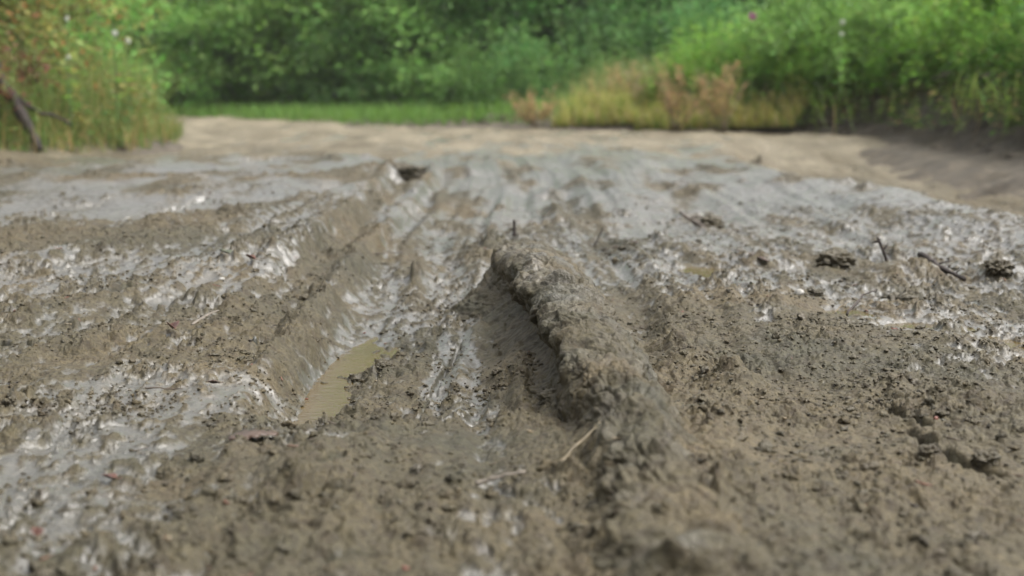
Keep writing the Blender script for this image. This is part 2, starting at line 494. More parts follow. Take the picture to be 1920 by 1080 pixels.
# ------------------------------------------------------------------ the raised ridge between the ruts
def build_ridge():
    nt_, ns = 1500, 460
    yk = [0.55, 1.2, 1.7, 2.1, 2.6, 3.1, 3.6, 3.98]
    xk = [.250, .222, .190, .172, .142, .100, .064, .050]
    wk = [.82, .80, .80, .80, .78, .88, 1.02, 1.08]
    hk = [.30, .42, .60, .82, 1.02, 1.08, 1.10, 1.04]
    uk = [0, 0, .05, .15, .70, .95, .60, .10]                      # undercut of the left flank
    t = np.geomspace(.55, 3.98, nt_).astype(f32)
    prof_u = np.array([(-.19, -.09), (-.135, -.055), (-.085, -.020), (-.034, .006), (-.030, .045), (-.078, .074), (-.096, .100), (-.062, .122), (-.015, .128), (.035, .122), (.072, .095), (.098, .050), (.13, .0), (.20, -.09)])
    prof_s = np.array([(-.24, -.09), (-.18, -.045), (-.145, .0), (-.125, .035), (-.108, .065), (-.092, .088), (-.072, .108), (-.045, .122), (-.010, .126), (.035, .120), (.075, .095), (.105, .055), (.14, .0), (.22, -.09)])
    def dense(p):
        seg = np.hypot(*np.diff(p, axis=0).T); s = np.concatenate([[0], np.cumsum(seg)])
        q = np.linspace(0, s[-1], ns)
        o = np.stack([np.interp(q, s, p[:, 0]), np.interp(q, s, p[:, 1])], -1)
        ker = np.exp(-np.linspace(-2, 2, 41) ** 2); ker /= ker.sum()
        for k in (0, 1):
            o[:, k] = np.convolve(np.pad(o[:, k], 20, mode='edge'), ker, 'valid')
        return o, s[-1]
    du, lu = dense(prof_u); ds, ls = dense(prof_s)
    cx = np.interp(t, yk, xk); cw = np.interp(t, yk, wk); ch = np.interp(t, yk, hk); cu = np.interp(t, yk, uk)
    k = np.exp(-np.linspace(-2, 2, 121) ** 2); k /= k.sum()
    sm = lambda a: np.convolve(np.pad(a, 60, mode='edge'), k, 'valid')
    cx, cw, ch, cu = map(sm, (cx, cw, ch, cu))
    wobx = .016 * perlin(t / .22, t * 0 + .5, 71) + .010 * perlin(t / .07, t * 0 + .5, 72)
    wobw = 1 + .22 * perlin(t / .18, t * 0 + .7, 73) + .10 * perlin(t / .06, t * 0 + .2, 74)
    prof = ds[None] * (1 - cu[:, None, None]) + du[None] * cu[:, None, None]
    # blunt rounded far end
    e = np.clip((t - 3.72) / .26, 0, 1); endw = np.sqrt(np.maximum(0, 1 - e ** 2.4)); endh = np.sqrt(np.maximum(0, 1 - e ** 4.0))
    X = cx[:, None] + wobx[:, None] + prof[..., 0] * (cw * wobw)[:, None] * (.25 + .75 * endw)[:, None]
    hz0 = np.where(prof[..., 1] > 0, prof[..., 1] * ch[:, None] * (.90 + .14 * perlin(t / .13, t * 0 + .4, 75))[:, None], prof[..., 1])
    Z = hz0 * endh[:, None] - .10 * (1 - endh)[:, None] * 0 - .05 * (1 - endh)[:, None]
    Y = np.repeat(t[:, None], ns, 1)
    # normals of the smooth body
    P = np.stack([X, Y, Z], -1)
    dt = np.gradient(P, axis=0); dsv = np.gradient(P, axis=1)
    N = np.cross(dt, dsv); N /= np.linalg.norm(N, axis=-1, keepdims=True) + 1e-9
    if N[nt_ // 2, ns // 2, 2] < 0: N = -N
    Sx = np.cumsum(np.linalg.norm(dsv, axis=-1), 1).astype(f32)
    Yf = Y.astype(f32)
    wx = Sx + .010 * perlin(Sx / .03, Yf / .03, 81); wy = Yf + .010 * perlin(Sx / .03, Yf / .03, 83)
    left = S(.24, .14, Sx) * cu[:, None]                           # the smooth sheared face
    rgh = np.clip(.75 + .6 * fbm(Sx / .12, Yf / .14, 2, 85), .15, 1.3)
    nearr = S(2.75, 2.2, Yf)
    rgh = .78 * rgh * (1 - .72 * left)
    d = rgh * (.55 * lumps(wx, wy, .055, .42, 5) + .95 * lumps(wx, wy, .026, .7, 6, .3, .7) + .95 * lumps(wx, wy, .0135, .9, 7, .3, .7, .8) + .018 * (billow(wx / .06, wy / .07, 3, 82) - .35))
    d += nearr * rgh * (.75 * lumps(wx, wy, .10, .55, 8) + .7 * lumps(wx, wy, .05, .5, 9) + .022 * (billow(wx / .11, wy / .11, 2, 84) - .35)) - nearr * .016
    d += .006 * fbm(Sx / .06, Yf / .06, 2, 87) + rgh * .0018 * ridged(Sx / .012, Yf / .012, 2, 88) + .003 * rgh * ridged(Sx / .045, Yf / .045, 2, 89)
    # drips scored down the sheared face
    d += left * .004 * perlin(Yf / .012, Sx / .12, 90)
    # cracks across the near part
    cr = np.abs(perlin(Sx / .09, Yf / .09, 92)); d -= .016 * S(.10, .0, cr) * S(2.9, 2.4, Yf) * rgh
    P = P + N * d[..., None]
    me = np_mesh('mud_ridge', P.reshape(-1, 3), grid_quads(nt_, ns)[:, ::-1])
    topness = S(.09, .12, Z)
    wet = np.clip(.06 + .30 * topness * S(2.5, 3.0, Yf) * np.clip(.6 + fbm(Sx / .08, Yf / .15, 2, 95), 0, 1) + .25 * fbm(Sx / .1, Yf / .12, 2, 96) - .25 * left, 0, .6)
    add_attr(me, 'wet', wet); add_attr(me, 'tone', np.clip(.45 + .5 * fbm(Sx / .2, Yf / .2, 2, 97), 0, 1)); add_attr(me, 'firm', np.zeros(wet.size))
    o = link('mud_ridge', me, MUD)
    tag(o, 'long raised ridge of churned brown mud running up the middle between the wheel ruts', 'mud ridge')
build_ridge()

# ------------------------------------------------------------------ puddles
def water_material():
    m, nt, b = new_mat('muddy_water')
    geo = nt.nodes.new('ShaderNodeNewGeometry'); pos = geo.outputs['Position']
    n = noise(nt, 6, 3, .5, pos)
    rp = ramp(nt, n.outputs['Fac'], [(.3, (.056, .038, .009)), (.7, (.074, .049, .012))])
    nt.links.new(rp.outputs[0], b.inputs['Base Color'])
    b.inputs['Roughness'].default_value = .03
    b.inputs['IOR'].default_value = 1.33
    mp = nt.nodes.new('ShaderNodeMapping'); mp.inputs['Scale'].default_value = (.6, 1.6, 1); nt.links.new(pos, mp.inputs[0])
    r = noise(nt, 60, 3, .6, mp.outputs[0])
    bp = nt.nodes.new('ShaderNodeBump'); bp.inputs['Distance'].default_value = .003; bp.inputs['Strength'].default_value = .35
    nt.links.new(r.outputs['Fac'], bp.inputs['Height']); nt.links.new(bp.outputs[0], b.inputs['Normal'])
    return m
WATER = water_material()
def puddle(cx, cy, rx, ry, z, label):
    n = 40
    V = [(0, 0, 0)]
    for i in range(n):
        a = 2 * math.pi * i / n
        k = 1 + .12 * math.sin(3 * a + cx * 9) + .08 * math.sin(5 * a + cy * 7)
        V.append((math.cos(a) * rx * k, math.sin(a) * ry * k, 0))
    T = [(0, 1 + i, 1 + (i + 1) % n) for i in range(n)]
    o = link('puddle', np_mesh('puddle', V, None, T), WATER, loc=(cx, cy, z))
    tag(o, label, 'puddle')
    return o
def level(cx, cy, rx, ry, q):
    """water level that floods a share q of an ellipse of the ground"""
    a = np.random.RandomState(3).rand(3000, 2) * 2 - 1
    a = a[(a ** 2).sum(1) < 1]
    return float(np.quantile(hz(cx + a[:, 0] * rx, cy + a[:, 1] * ry), q))
puddle(-.36, 2.86, .20, .80, level(-.375, 2.86, .07, .40, .62), 'long olive brown puddle lying in the wheel rut beside the pale shelf')
for key, q, lb in (('a', .55, 'small olive puddle in grey mud behind the brown plain'),
                   ('b', .6, 'ochre puddle crossed by a thin twig'),
                   ('c', .6, 'shallow olive puddle nearer the camera than the twig puddle'),
                   ('d', .55, 'narrow ochre puddle under the dark hollow of clods'),
                   ('g', .6, 'dark brown puddle at the right edge of the mud')):
    cx_, cy_, rx_, ry_ = PUD[key]
    puddle(cx_, cy_, rx_ * 1.25, ry_ * 1.25, level(cx_, cy_, rx_, ry_, q), lb)

# ------------------------------------------------------------------ crumbs, twigs, leaves, stones on the mud
def ico(sub=1):
    import bmesh
    bm = bmesh.new(); bmesh.ops.create_icosphere(bm, subdivisions=sub, radius=1)
    V = np.array([v.co[:] for v in bm.verts]); T = np.array([[v.index for v in f.verts] for f in bm.faces])
    bm.free(); return V, T

def crumbs():
    rng = np.random.RandomState(5)
    n = 120000
    y = np.exp(rng.uniform(math.log(1.25), math.log(7.0), n)); x = rng.uniform(-1, 1, n) * (.42 * y + .1)
    s = np.clip(np.exp(rng.normal(math.log(.0025), .55, n)), .0012, .012)
    dens = fbm(x / .22, y / .3, 3, 101) + .35 * rng.randn(n)
    big = s > .0042
    keep = np.where(big, dens > .42, dens > .12)
    keep |= (x > .22) & (x < 1.1) & (y > 1.9) & (y < 3.8) & (dens > np.where(big, .25, -.2))       # the plain right of the ridge is the crumbliest
    keep &= rng.rand(n) < np.where(big, .45, np.where(y > 2.3, .85, .35))
    x, y, s = x[keep], y[keep], s[keep]; n = len(x)
    Vs, Fs, Wt, Tn, off = [], [], [], [], 0
    for sub, sel in ((3, s > .0055), (2, (s > .0028) & (s <= .0055)), (1, s <= .0028)):
        V, T = ico(sub); idx = np.where(sel)[0]; m = len(idx); k = len(V)
        shapes = []
        for q in range(40):
            o3 = rng.rand(3) * 40
            r_ = 1 + .55 * fbm(V[:, 0] * 1.3 + o3[0] + V[:, 2], V[:, 1] * 1.3 - .6 * V[:, 2] + o3[1], 3, 3) + .10 * rng.randn(k)
            for _ in range(4):
                a = rng.randn(3); a /= np.linalg.norm(a); r_ = r_ - .8 * np.maximum(0, V @ a - .55)
            shapes.append(V * r_[:, None] * np.array([rng.uniform(.8, 1.6), rng.uniform(.7, 1.2), rng.uniform(.6, 1.0)]))
        W_ = np.array(shapes)[rng.randint(0, 40, m)]
        a = rng.rand(m) * 6.28; ca, sa = np.cos(a)[:, None], np.sin(a)[:, None]; ss = s[idx][:, None]
        P = np.stack([(W_[..., 0] * ca - W_[..., 1] * sa) * ss + x[idx][:, None], (W_[..., 0] * sa + W_[..., 1] * ca) * ss + y[idx][:, None],
                      W_[..., 2] * ss + (hz(x[idx], y[idx]) + s[idx] * .05)[:, None]], -1)
        Vs.append(P.reshape(-1, 3)); Fs.append((T[None] + (np.arange(m) * k)[:, None, None]).reshape(-1, 3) + off); off += m * k
        Wt.append(np.repeat(rng.rand(m) * .25, k)); Tn.append(np.repeat(.3 + .5 * rng.rand(m), k))
    me = np_mesh('mud_crumbs', np.concatenate(Vs), None, np.concatenate(Fs))
    add_attr(me, 'wet', np.concatenate(Wt)); add_attr(me, 'tone', np.concatenate(Tn)); add_attr(me, 'firm', np.zeros(off))
    tag(link('mud_crumbs', me, MUD), kind='stuff')
crumbs()

def simple_mat(name, c1, c2, scale=60, rough=.6, bump=.001):
    m, nt, b = new_mat(name)
    tc = nt.nodes.new('ShaderNodeTexCoord')
    n = noise(nt, scale, 4, .6, tc.outputs['Object'])
    rp = ramp(nt, n.outputs['Fac'], [(.35, c1), (.65, c2)])
    nt.links.new(rp.outputs[0], b.inputs['Base Color']); b.inputs['Roughness'].default_value = rough
    bp = nt.nodes.new('ShaderNodeBump'); bp.inputs['Distance'].default_value = bump; bp.inputs['Strength'].default_value = .7
    nt.links.new(n.outputs['Fac'], bp.inputs['Height']); nt.links.new(bp.outputs[0], b.inputs['Normal'])
    return m
BARK = simple_mat('dark_wet_bark', (.030, .022, .015), (.085, .062, .042), 80, .5)
BARK_DARK = simple_mat('dark_shaded_bark', (.014, .010, .008), (.035, .024, .018), 30, .8)  # darkened to hold the fallen branch's shadow; plain dark wood on the sticks
BARK_TREE = simple_mat('tree_bark', (.030, .026, .020), (.09, .078, .06), 14, .8, .01)
PALE_WOOD = simple_mat('pale_wood', (.085, .07, .052), (.16, .135, .105), 70, .55)
STRAW = simple_mat('straw', (.085, .066, .036), (.14, .11, .062), 60, .6)
RED_LEAF = simple_mat('rust_leaf', (.050, .018, .011), (.085, .034, .020), 50, .4)
BROWN_LEAF = simple_mat('brown_leaf', (.034, .018, .010), (.060, .034, .019), 50, .4)
GREEN_LEAF = simple_mat('dull_green_leaf', (.040, .048, .028), (.075, .080, .045), 50, .4)
DARK_STONE = simple_mat('dark_stone', (.035, .036, .030), (.075, .075, .062), 90, .35)
PALE_STONE = simple_mat('pale_stone', (.20, .19, .165), (.32, .31, .28), 90, .4)

def tube(pts, rad, sides=8):
    pts = np.asarray(pts, float); rad = np.asarray(rad, float); n = len(pts)
    tan = np.gradient(pts, axis=0); tan /= np.linalg.norm(tan, axis=1, keepdims=True) + 1e-9
    ref = np.array([0, 0, 1.0]) if abs(tan[0, 2]) < .8 else np.array([1.0, 0, 0])
    V = []
    for p, t_, r in zip(pts, tan, rad):
        a = np.cross(ref, t_); a /= np.linalg.norm(a) + 1e-9; b = np.cross(t_, a)
        for k in range(sides):
            an = 2 * math.pi * k / sides
            V.append(p + r * (math.cos(an) * a + math.sin(an) * b))
    V.append(pts[0]); V.append(pts[-1])
    Q = [(i * sides + k, i * sides + (k + 1) % sides, (i + 1) * sides + (k + 1) % sides, (i + 1) * sides + k) for i in range(n - 1) for k in range(sides)]
    T = [(n * sides, (k + 1) % sides, k) for k in range(sides)] + [(n * sides + 1, (n - 1) * sides + k, (n - 1) * sides + (k + 1) % sides) for k in range(sides)]
    return np.array(V), np.array(Q), np.array(T)

def join(parts):
    Vs, Qs, Ts, o = [], [], [], 0
    for V, Q, T in parts:
        Vs.append(V); Qs.append(np.asarray(Q) + o)
        if T is not None and len(T): Ts.append(np.asarray(T) + o)
        o += len(V)
    return np.concatenate(Vs), np.concatenate(Qs), (np.concatenate(Ts) if Ts else None)

def knotty(p0, p1, r0, r1, n=14, bend=.06, seed=0, sides=8):
    rng = np.random.RandomState(seed)
    p0 = np.array(p0, float); p1 = np.array(p1, float); Lg = np.linalg.norm(p1 - p0)
    t = np.linspace(0, 1, n)[:, None]
    off = np.cumsum(rng.randn(n, 3) * bend * Lg / n * 2.2, 0); off -= t * off[-1]
    pts = p0 + (p1 - p0) * t + off
    rad = (r0 + (r1 - r0) * t[:, 0]) * (1 + .16 * rng.randn(n))
    return tube(pts, rad, sides)

def stick(name, a, b, za, zb, r0, r1, mat, label, cat='stick', twigs=(), seed=1, bend=.06):
    """a, b: photograph points of the two ends on the ground; za, zb: height of the ends above it"""
    ax, ay = G(*a) if len(a) == 2 else a[:2]
    bx, by = G(*b) if len(b) == 2 else b[:2]
    z0 = float(hz(ax, ay)[0]); z1 = float(hz(bx, by)[0])
    base = Vector((ax, ay, z0))
    A = np.array([0, 0, za]); Bv = np.array([bx - ax, by - ay, z1 - z0 + zb])
    parts = [knotty(A, Bv, r0, r1, seed=seed, bend=bend)]
    for (f, dx, dy, dz, rr) in twigs:
        st = A + (Bv - A) * f
        parts.append(knotty(st, st + np.array([dx, dy, dz]), rr, rr * .5, n=7, seed=seed + 7, sides=6))
    V, Q, T = join(parts)
    o = link(name, np_mesh(name, V, Q, T), mat, loc=base)
    tag(o, label, cat)
    return o

def standing(name, px, py, dx, dy, h, r0, r1, mat, label, cat, twigs=(), seed=1):
    """a stick stuck in the mud at a photograph place, leaning by dx, dy over height h"""
    x, y = G(px, py); z = float(hz(x, y)[0])
    parts = [knotty((0, 0, -.02), (dx, dy, h), r0, r1, n=12, seed=seed, bend=.05)]
    for (f, ex, ey, ez, rr) in twigs:
        st = np.array([dx, dy, h]) * f
        parts.append(knotty(st, st + np.array([ex, ey, ez]), rr, rr * .5, n=6, seed=seed + 3, sides=6))
    V, Q, T = join(parts)
    tag(link(name, np_mesh(name, V, Q, T), mat, loc=(x, y, z)), label, cat)

standing('stick', 1668, 488, -.046, -.02, .078, .0062, .0048, BARK_DARK, 'short dark stick standing forked out of the mud', 'stick', twigs=((.85, -.020, 0, -.004, .0055), (.5, .016, .0, .022, .0035)), seed=3)
stick('stick', (1722, 502), (1808, 530), .022, .016, .0080, .0065, BARK_DARK, 'thick splintered dark stick lying on the clods by the forked stick', twigs=((.35, .05, -.01, .014, .004), (.8, .02, .0, .02, .003)), seed=5)
stick('twig', (1588, 600), (1642, 568), .014, .040, .0030, .0020, BARK_DARK, 'thin bent twig lying across the ochre puddle', 'twig', twigs=((.45, -.02, .03, .01, .0012),), seed=8)
stick('twig', (1560, 592), (1592, 574), .008, .014, .0017, .0012, STRAW, 'short straw coloured twig beside the twig across the puddle', 'twig', seed=9)
standing('twig', 1108, 442, .046, .0, .070, .0036, .0022, BARK_DARK, 'slim dark twig leaning up from pale mud beyond the ridge', 'twig', twigs=((.9, .016, 0, -.012, .0012),), seed=12)
stick('stick', (1128, 456), (1196, 458), .006, .010, .0035, .006, BARK, 'flat dark stick end lying below the leaning twig', seed=14, twigs=((.7, .03, 0, .006, .004),))
standing('stub', 966, 446, -.006, 0, .055, .007, .005, BARK_DARK, 'dark broken stub poking up behind the blunt end of the ridge', 'stub', twigs=((.3, -.02, .0, .004, .005),), seed=15)
standing('stick', 1330, 416, -.115, .05, .060, .010, .006, BARK, 'muddy dark stick leaning out of a clod in the far grey mud', 'stick', seed=17, twigs=((.6, .04, 0, .01, .006),))
stick('twig', (272, 728), (342, 729), .004, .006, .0016, .0011, BARK, 'long straight twig lying flat on wet mud by the rut puddle', 'twig', seed=21)
stick('twig', (768, 548), (822, 536), .006, .008, .0022, .0016, BARK, 'curved dark twig in the crumbly track left of the ridge', 'twig', seed=23, bend=.12)
standing('stalk', 598, 442, -.002, 0, .040, .0016, .0009, BARK, 'thin upright stalk on the wet lip of the rut', 'stalk', seed=25)
stick('stick', (268, 272), (318, 276), .02, .03, .016, .010, PALE_WOOD, 'bleached stick lying at the foot of the left verge', seed=27)
stick('sliver', (892, 925), (985, 920), .006, .008, .0035, .0022, PALE_WOOD, 'pale wood sliver lying in the blurred mud close to the camera', 'wood sliver', seed=29)
stick('straw', (1050, 893), (1125, 862), .008, .012, .0030, .0018, STRAW, 'tan piece of straw lying against the foot of the ridge', 'straw', seed=31)
stick('twig', (1745, 812), (1800, 830), .004, .01, .0018, .0012, BARK, 'short twig half sunk in the brown plain', 'twig', seed=33)
stick('twig', (700, 470), (757, 455), .006, .008, .0025, .0018, BARK, 'dark twig lying on the brown shelf above the rut', 'twig', seed=35)

def chip(name, a, b, width, mat, label, cat, thick=.004, seed=0, lift=.006):
    """a splintered flat piece: photograph points of its two ends"""
    ax, ay = G(*a); bx, by = G(*b)
    rng = np.random.RandomState(seed)
    L = np.array([bx - ax, by - ay, float(hz(bx, by)[0] - hz(ax, ay)[0])]); Ln = np.linalg.norm(L); d = L / Ln
    sdir = np.cross(d, (0, 0, 1)); n = np.cross(sdir, d)
    k = 12; V = []
    for i in range(k):
        t = i / (k - 1)
        wv = width * (.35 + .65 * math.sin(math.pi * min(1, .15 + t * .8))) * (1 + .2 * rng.randn())
        c = L * t + n * (lift + .004 * math.sin(3 * t) * 1)
        for sx, sz in ((-1, 0), (-.3, 1), (.4, .8), (1, 0), (.2, -1)):
            V.append(c + sdir * sx * wv / 2 + n * sz * thick / 2 * (1 + .3 * rng.randn()))
    s = 5
    Q = [(i * s + j, i * s + (j + 1) % s, (i + 1) * s + (j + 1) % s, (i + 1) * s + j) for i in range(k - 1) for j in range(s)]
    T = [(0, j + 1, j) for j in range(1, s - 1)] + [((k - 1) * s, (k - 1) * s + j, (k - 1) * s + j + 1) for j in range(1, s - 1)]
    tag(link(name, np_mesh(name, np.array(V), Q, T), mat, loc=(ax, ay, float(hz(ax, ay)[0]))), label, cat)
chip('wood_chip', (360, 628), (410, 598), .012, PALE_WOOD, 'pale splintered wood chip lying slantwise on the mud left of the rut', 'wood chip', seed=2, lift=.012)
chip('bark_piece', (428, 818), (520, 812), .055, BROWN_LEAF, 'flat brown strip of bark at the near end of the rut puddle', 'bark piece', seed=4)
chip('bark_piece', (1380, 482), (1440, 505), .03, BROWN_LEAF, 'brown bark strip leaning among clods near the small olive puddle', 'bark piece', seed=6, lift=.012)

def fallen_leaf(px, py, length, width, mat, label, curl=.4, rz=0.0, tilt=0.2, lift=.006):
    x, y = G(px, py); z = float(hz(x, y)[0])
    nu, nv = 11, 7; V = []
    for i in range(nu):
        t = i / (nu - 1); wv = width / 2 * math.sin(math.pi * (t ** .8)) ** .8 + .0004
        for j in range(nv):
            s = -1 + 2 * j / (nv - 1)
            V.append((s * wv, (t - .5) * length, curl * (abs(s) * wv * .9 + .35 * length * (t - .5) ** 2) + .0006 * math.sin(9 * t + 4 * s)))
    Q = grid_quads(nu, nv)
    me = np_mesh('leaf', np.array(V), Q)
    root = empty('fallen_leaf', (x, y, z + lift), rz); root.rotation_euler = (tilt, tilt * .5, rz)
    tag(root, label, 'leaf')
    o = link('blade', me, mat, root)
    md = o.modifiers.new('thickness', 'SOLIDIFY'); md.thickness = .0008
    V, Q, T = tube([(0, -length * .75, .004), (0, -length * .6, .002), (0, -length * .48, .001 + curl * .35 * length * .23), (0, length * .3, .0015)], [.0010, .0009, .0008, .0004], 6)
    link('stalk', np_mesh('stalk', V, Q, T), mat, root)
fallen_leaf(323, 634, .034, .026, RED_LEAF, 'rusty curled leaf on the mud beside the pale wood chip', 1.3, .6, .1, .010)
fallen_leaf(470, 538, .034, .020, RED_LEAF, 'small orange red leaf above the left end of the brown shelf', 1.0, 1.2, .3, .010)
fallen_leaf(425, 522, .060, .034, GREEN_LEAF, 'dull dark green leaf lying in the wet mud near the rut lip', .5, 1.0, .2, .010)
fallen_leaf(68, 1003, .020, .014, RED_LEAF, 'bright rust red leaf in the blurred mud at the lower left corner', 1.0, .5, .3, .008)
fallen_leaf(205, 885, .024, .016, RED_LEAF, 'reddish leaf in the wet streaks at the lower left', .7, 1.4, .2, .006)
fallen_leaf(952, 584, .026, .018, RED_LEAF, 'red brown leaf scrap under the overhang of the ridge', 1.1, .4, .3, .008)
fallen_leaf(195, 287, .13, .09, STRAW, 'yellowish leaf lying in front of the left verge', .6, .9, .2, .03)
fallen_leaf(228, 294, .11, .08, STRAW, 'pale fallen leaf nearer the camera below the left verge', .6, 2.1, .2, .03)
fallen_leaf(400, 718, .024, .014, BROWN_LEAF, 'brown leaf scrap on the mud left of the rut puddle', .8, 2.0, .2, .008)
fallen_leaf(1155, 905, .018, .010, STRAW, 'straw yellow leaf scrap on the near flank of the ridge', .6, 2.4, .2, .012)

def litter():
    rng = np.random.RandomState(9); parts = []; n = 520; cols = []
    y = np.exp(rng.uniform(math.log(1.5), math.log(8), n)); x = rng.uniform(-1, 1, n) * (.42 * y + .1)
    keep = (fbm(x / .4, y / .5, 2, 111) + .5 * rng.randn(n) + .5 * (x < -.4)) > .1
    x, y = x[keep], y[keep]; z = hz(x, y)
    pal = [(.10, .045, .025), (.055, .040, .025), (.030, .024, .018), (.13, .10, .055), (.12, .035, .02)]
    for i in range(len(x)):
        l = rng.uniform(.006, .028); a = rng.rand() * 6.28; r_ = rng.uniform(.0006, .0018)
        if rng.rand() < .45: l, r_ = rng.uniform(.004, .010), rng.uniform(.002, .004)
        d = np.array([math.cos(a) * l, math.sin(a) * l, rng.uniform(-.004, .006)])
        c = np.array([x[i], y[i], z[i] + .002])
        parts.append(knotty(c - d / 2, c + d / 2, r_, r_ * .7, n=5, seed=i, sides=5, bend=.10)); cols += [pal[rng.randint(5)]] * len(parts[-1][0])
    V, Q, T = join(parts)
    me = np_mesh('litter', V, Q, T); add_col(me, 'tint', np.array(cols))
    m, nt, b = new_mat('wet_litter'); a_ = attr(nt, 'tint'); nt.links.new(a_.outputs['Color'], b.inputs['Base Color']); b.inputs['Roughness'].default_value = .4
    tag(link('litter', me, m), kind='stuff')
litter()

def stone(px, py, r, mat, label, cat='stone', seed=0, sz=(1, 1, .8), name='stone'):
    x, y = G(px, py); z = float(hz(x, y)[0])
    V, T = ico(3); rng = np.random.RandomState(seed)
    k = np.zeros(len(V))
    for _ in range(9):
        a = rng.randn(3); a /= np.linalg.norm(a); k += -.10 * np.maximum(0, V @ a - .55) * 3
    V = V * (1 + k)[:, None] * (1 + .03 * rng.randn(len(V), 1)) * np.array(sz) * r
    tag(link(name, np_mesh(name, V, None, T), mat, loc=(x, y, z + r * sz[2] * .45)), label, cat)
stone(478, 640, .009, DARK_STONE, 'small dark pointed stone on the mud left of the rut wall', seed=1, sz=(.7, .8, 1.5))
stone(416, 556, .009, PALE_STONE, 'small round whitish pebble on the mud near the dull green leaf', 'pebble', seed=2, name='pebble')
stone(1498, 566, .014, PALE_STONE, 'pale grey pebble in the mud left of the ochre puddle', 'pebble', seed=3, name='pebble')

def clod(px, py, r, label, seed=0, sz=(1.1, 1, .75), wet=.2):
    x, y = G(px, py); z = float(hz(x, y)[0])
    V, T = ico(5); rng = np.random.RandomState(seed)
    o3 = rng.rand(3) * 50
    th = np.arctan2(V[:, 1], V[:, 0]).astype(f32); ph = np.arccos(np.clip(V[:, 2], -1, 1)).astype(f32)
    # noise on two crossed projections keeps the poles even
    n = fbm(V[:, 0] * 2.2 + o3[0], V[:, 1] * 2.2 + V[:, 2] * 1.7, 4, 3) + fbm(V[:, 2] * 2.4 + o3[1], V[:, 0] * 1.4 - V[:, 1] * 2.1, 4, 7)
    lu = billow(V[:, 0] * 3 + .8 * V[:, 2] + o3[2], V[:, 1] * 3 - 1.1 * V[:, 2], 3, 5) - .35
    P = V * (1 + .30 * n + .12 * lu)[:, None] * np.array(sz) * np.array([1.1, 1.1, 1.0]) * r
    me = np_mesh('mud_clod', P, None, T)
    add_attr(me, 'wet', np.full(len(V), wet)); add_attr(me, 'tone', np.full(len(V), .55)); add_attr(me, 'firm', np.zeros(len(V)))
    tag(link('mud_clod', me, MUD, loc=(x, y, z + r * .16)), label, 'mud clod')
clod(1568, 503, .042, 'large dark mud clod standing on the churned patch left of the forked stick', 1)
clod(1872, 528, .030, 'mud clod near the right edge beyond the splintered stick', 2)
clod(1080, 690, .026, 'lumpy mud clod clinging to the left foot of the ridge', 3)
clod(1040, 742, .022, 'smaller mud clod below the clod at the left foot of the ridge', 4)
clod(1690, 552, .034, 'mud clod overhanging the narrow ochre puddle', 5)
clod(1755, 556, .028, 'mud clod at the right end of the dark hollow', 6)
clod(1525, 552, .020, 'small mud clod left of the ochre puddle', 7)
clod(752, 342, .085, 'humped brown mud clod at the far end of the rut lip', 8, (1.3, 1, .6))
clod(1330, 412, .05, 'mud clod holding the leaning stick in the far grey mud', 9)
clod(1742, 845, .013, 'small dark mud clod beside the crack in the brown plain', 10)
clod(1850, 855, .018, 'dark mud clod in the crack near the right edge', 11)
clod(720, 636, .016, 'mud clod at the far tip of the rut puddle', 12)
clod(798, 775, .013, 'dark mud clod lying near the end of the rut puddle', 13)

# ------------------------------------------------------------------ foliage
def leaf_material(name, trans=.48, rough=.55):
    m, nt, b = new_mat(name)
    a = nt.nodes.new('ShaderNodeAttribute'); a.attribute_name = 'tint'
    oi = nt.nodes.new('ShaderNodeObjectInfo')
    hv = nt.nodes.new('ShaderNodeHueSaturation')
    nt.links.new(a.outputs['Color'], hv.inputs['Color'])
    nt.links.new(mth(nt, 'MULTIPLY_ADD', oi.outputs['Random'], .030, .485), hv.inputs['Hue'])
    nt.links.new(mth(nt, 'MULTIPLY_ADD', oi.outputs['Random'], .30, .85), hv.inputs['Value'])
    nt.links.new(hv.outputs[0], b.inputs['Base Color'])
    b.inputs['Roughness'].default_value = rough
    b.inputs['Specular IOR Level'].default_value = .28
    tr = nt.nodes.new('ShaderNodeBsdfTranslucent')
    g = nt.nodes.new('ShaderNodeGamma'); g.inputs[1].default_value = .85
    nt.links.new(hv.outputs[0], g.inputs[0]); nt.links.new(g.outputs[0], tr.inputs['Color'])
    mx = nt.nodes.new('ShaderNodeMixShader'); mx.inputs[0].default_value = trans
    nt.links.new(b.outputs[0], mx.inputs[1]); nt.links.new(tr.outputs[0], mx.inputs[2])
    nt.links.new(mx.outputs[0], nt.nodes['Material Output'].inputs['Surface'])
    return m
LEAF = leaf_material('leaf')
# leaf outlines: x across, y along, z out of plane
LEAF_SMALL = (np.array([(0, 0, 0), (-.28, .42, .07), (0, .5, 0), (.28, .42, .07), (0, 1, -.06)]), np.array([(0, 2, 1), (0, 3, 2), (1, 2, 4), (2, 3, 4)]))
LEAF_BROAD = (np.array([(0, 0, 0), (-.30, .22, .06), (0, .25, 0), (.30, .22, .06), (-.36, .52, .08), (0, .55, .02), (.36, .52, .08), (-.18, .82, .01), (0, .82, -.03), (.18, .82, .01), (0, 1.05, -.12)]),
              np.array([(0, 2, 1), (0, 3, 2), (1, 2, 5), (1, 5, 4), (2, 3, 6), (2, 6, 5), (4, 5, 8), (4, 8, 7), (5, 6, 9), (5, 9, 8), (7, 8, 10), (8, 9, 10)]))

def unit(v): return v / (np.linalg.norm(v, axis=-1, keepdims=True) + 1e-9)

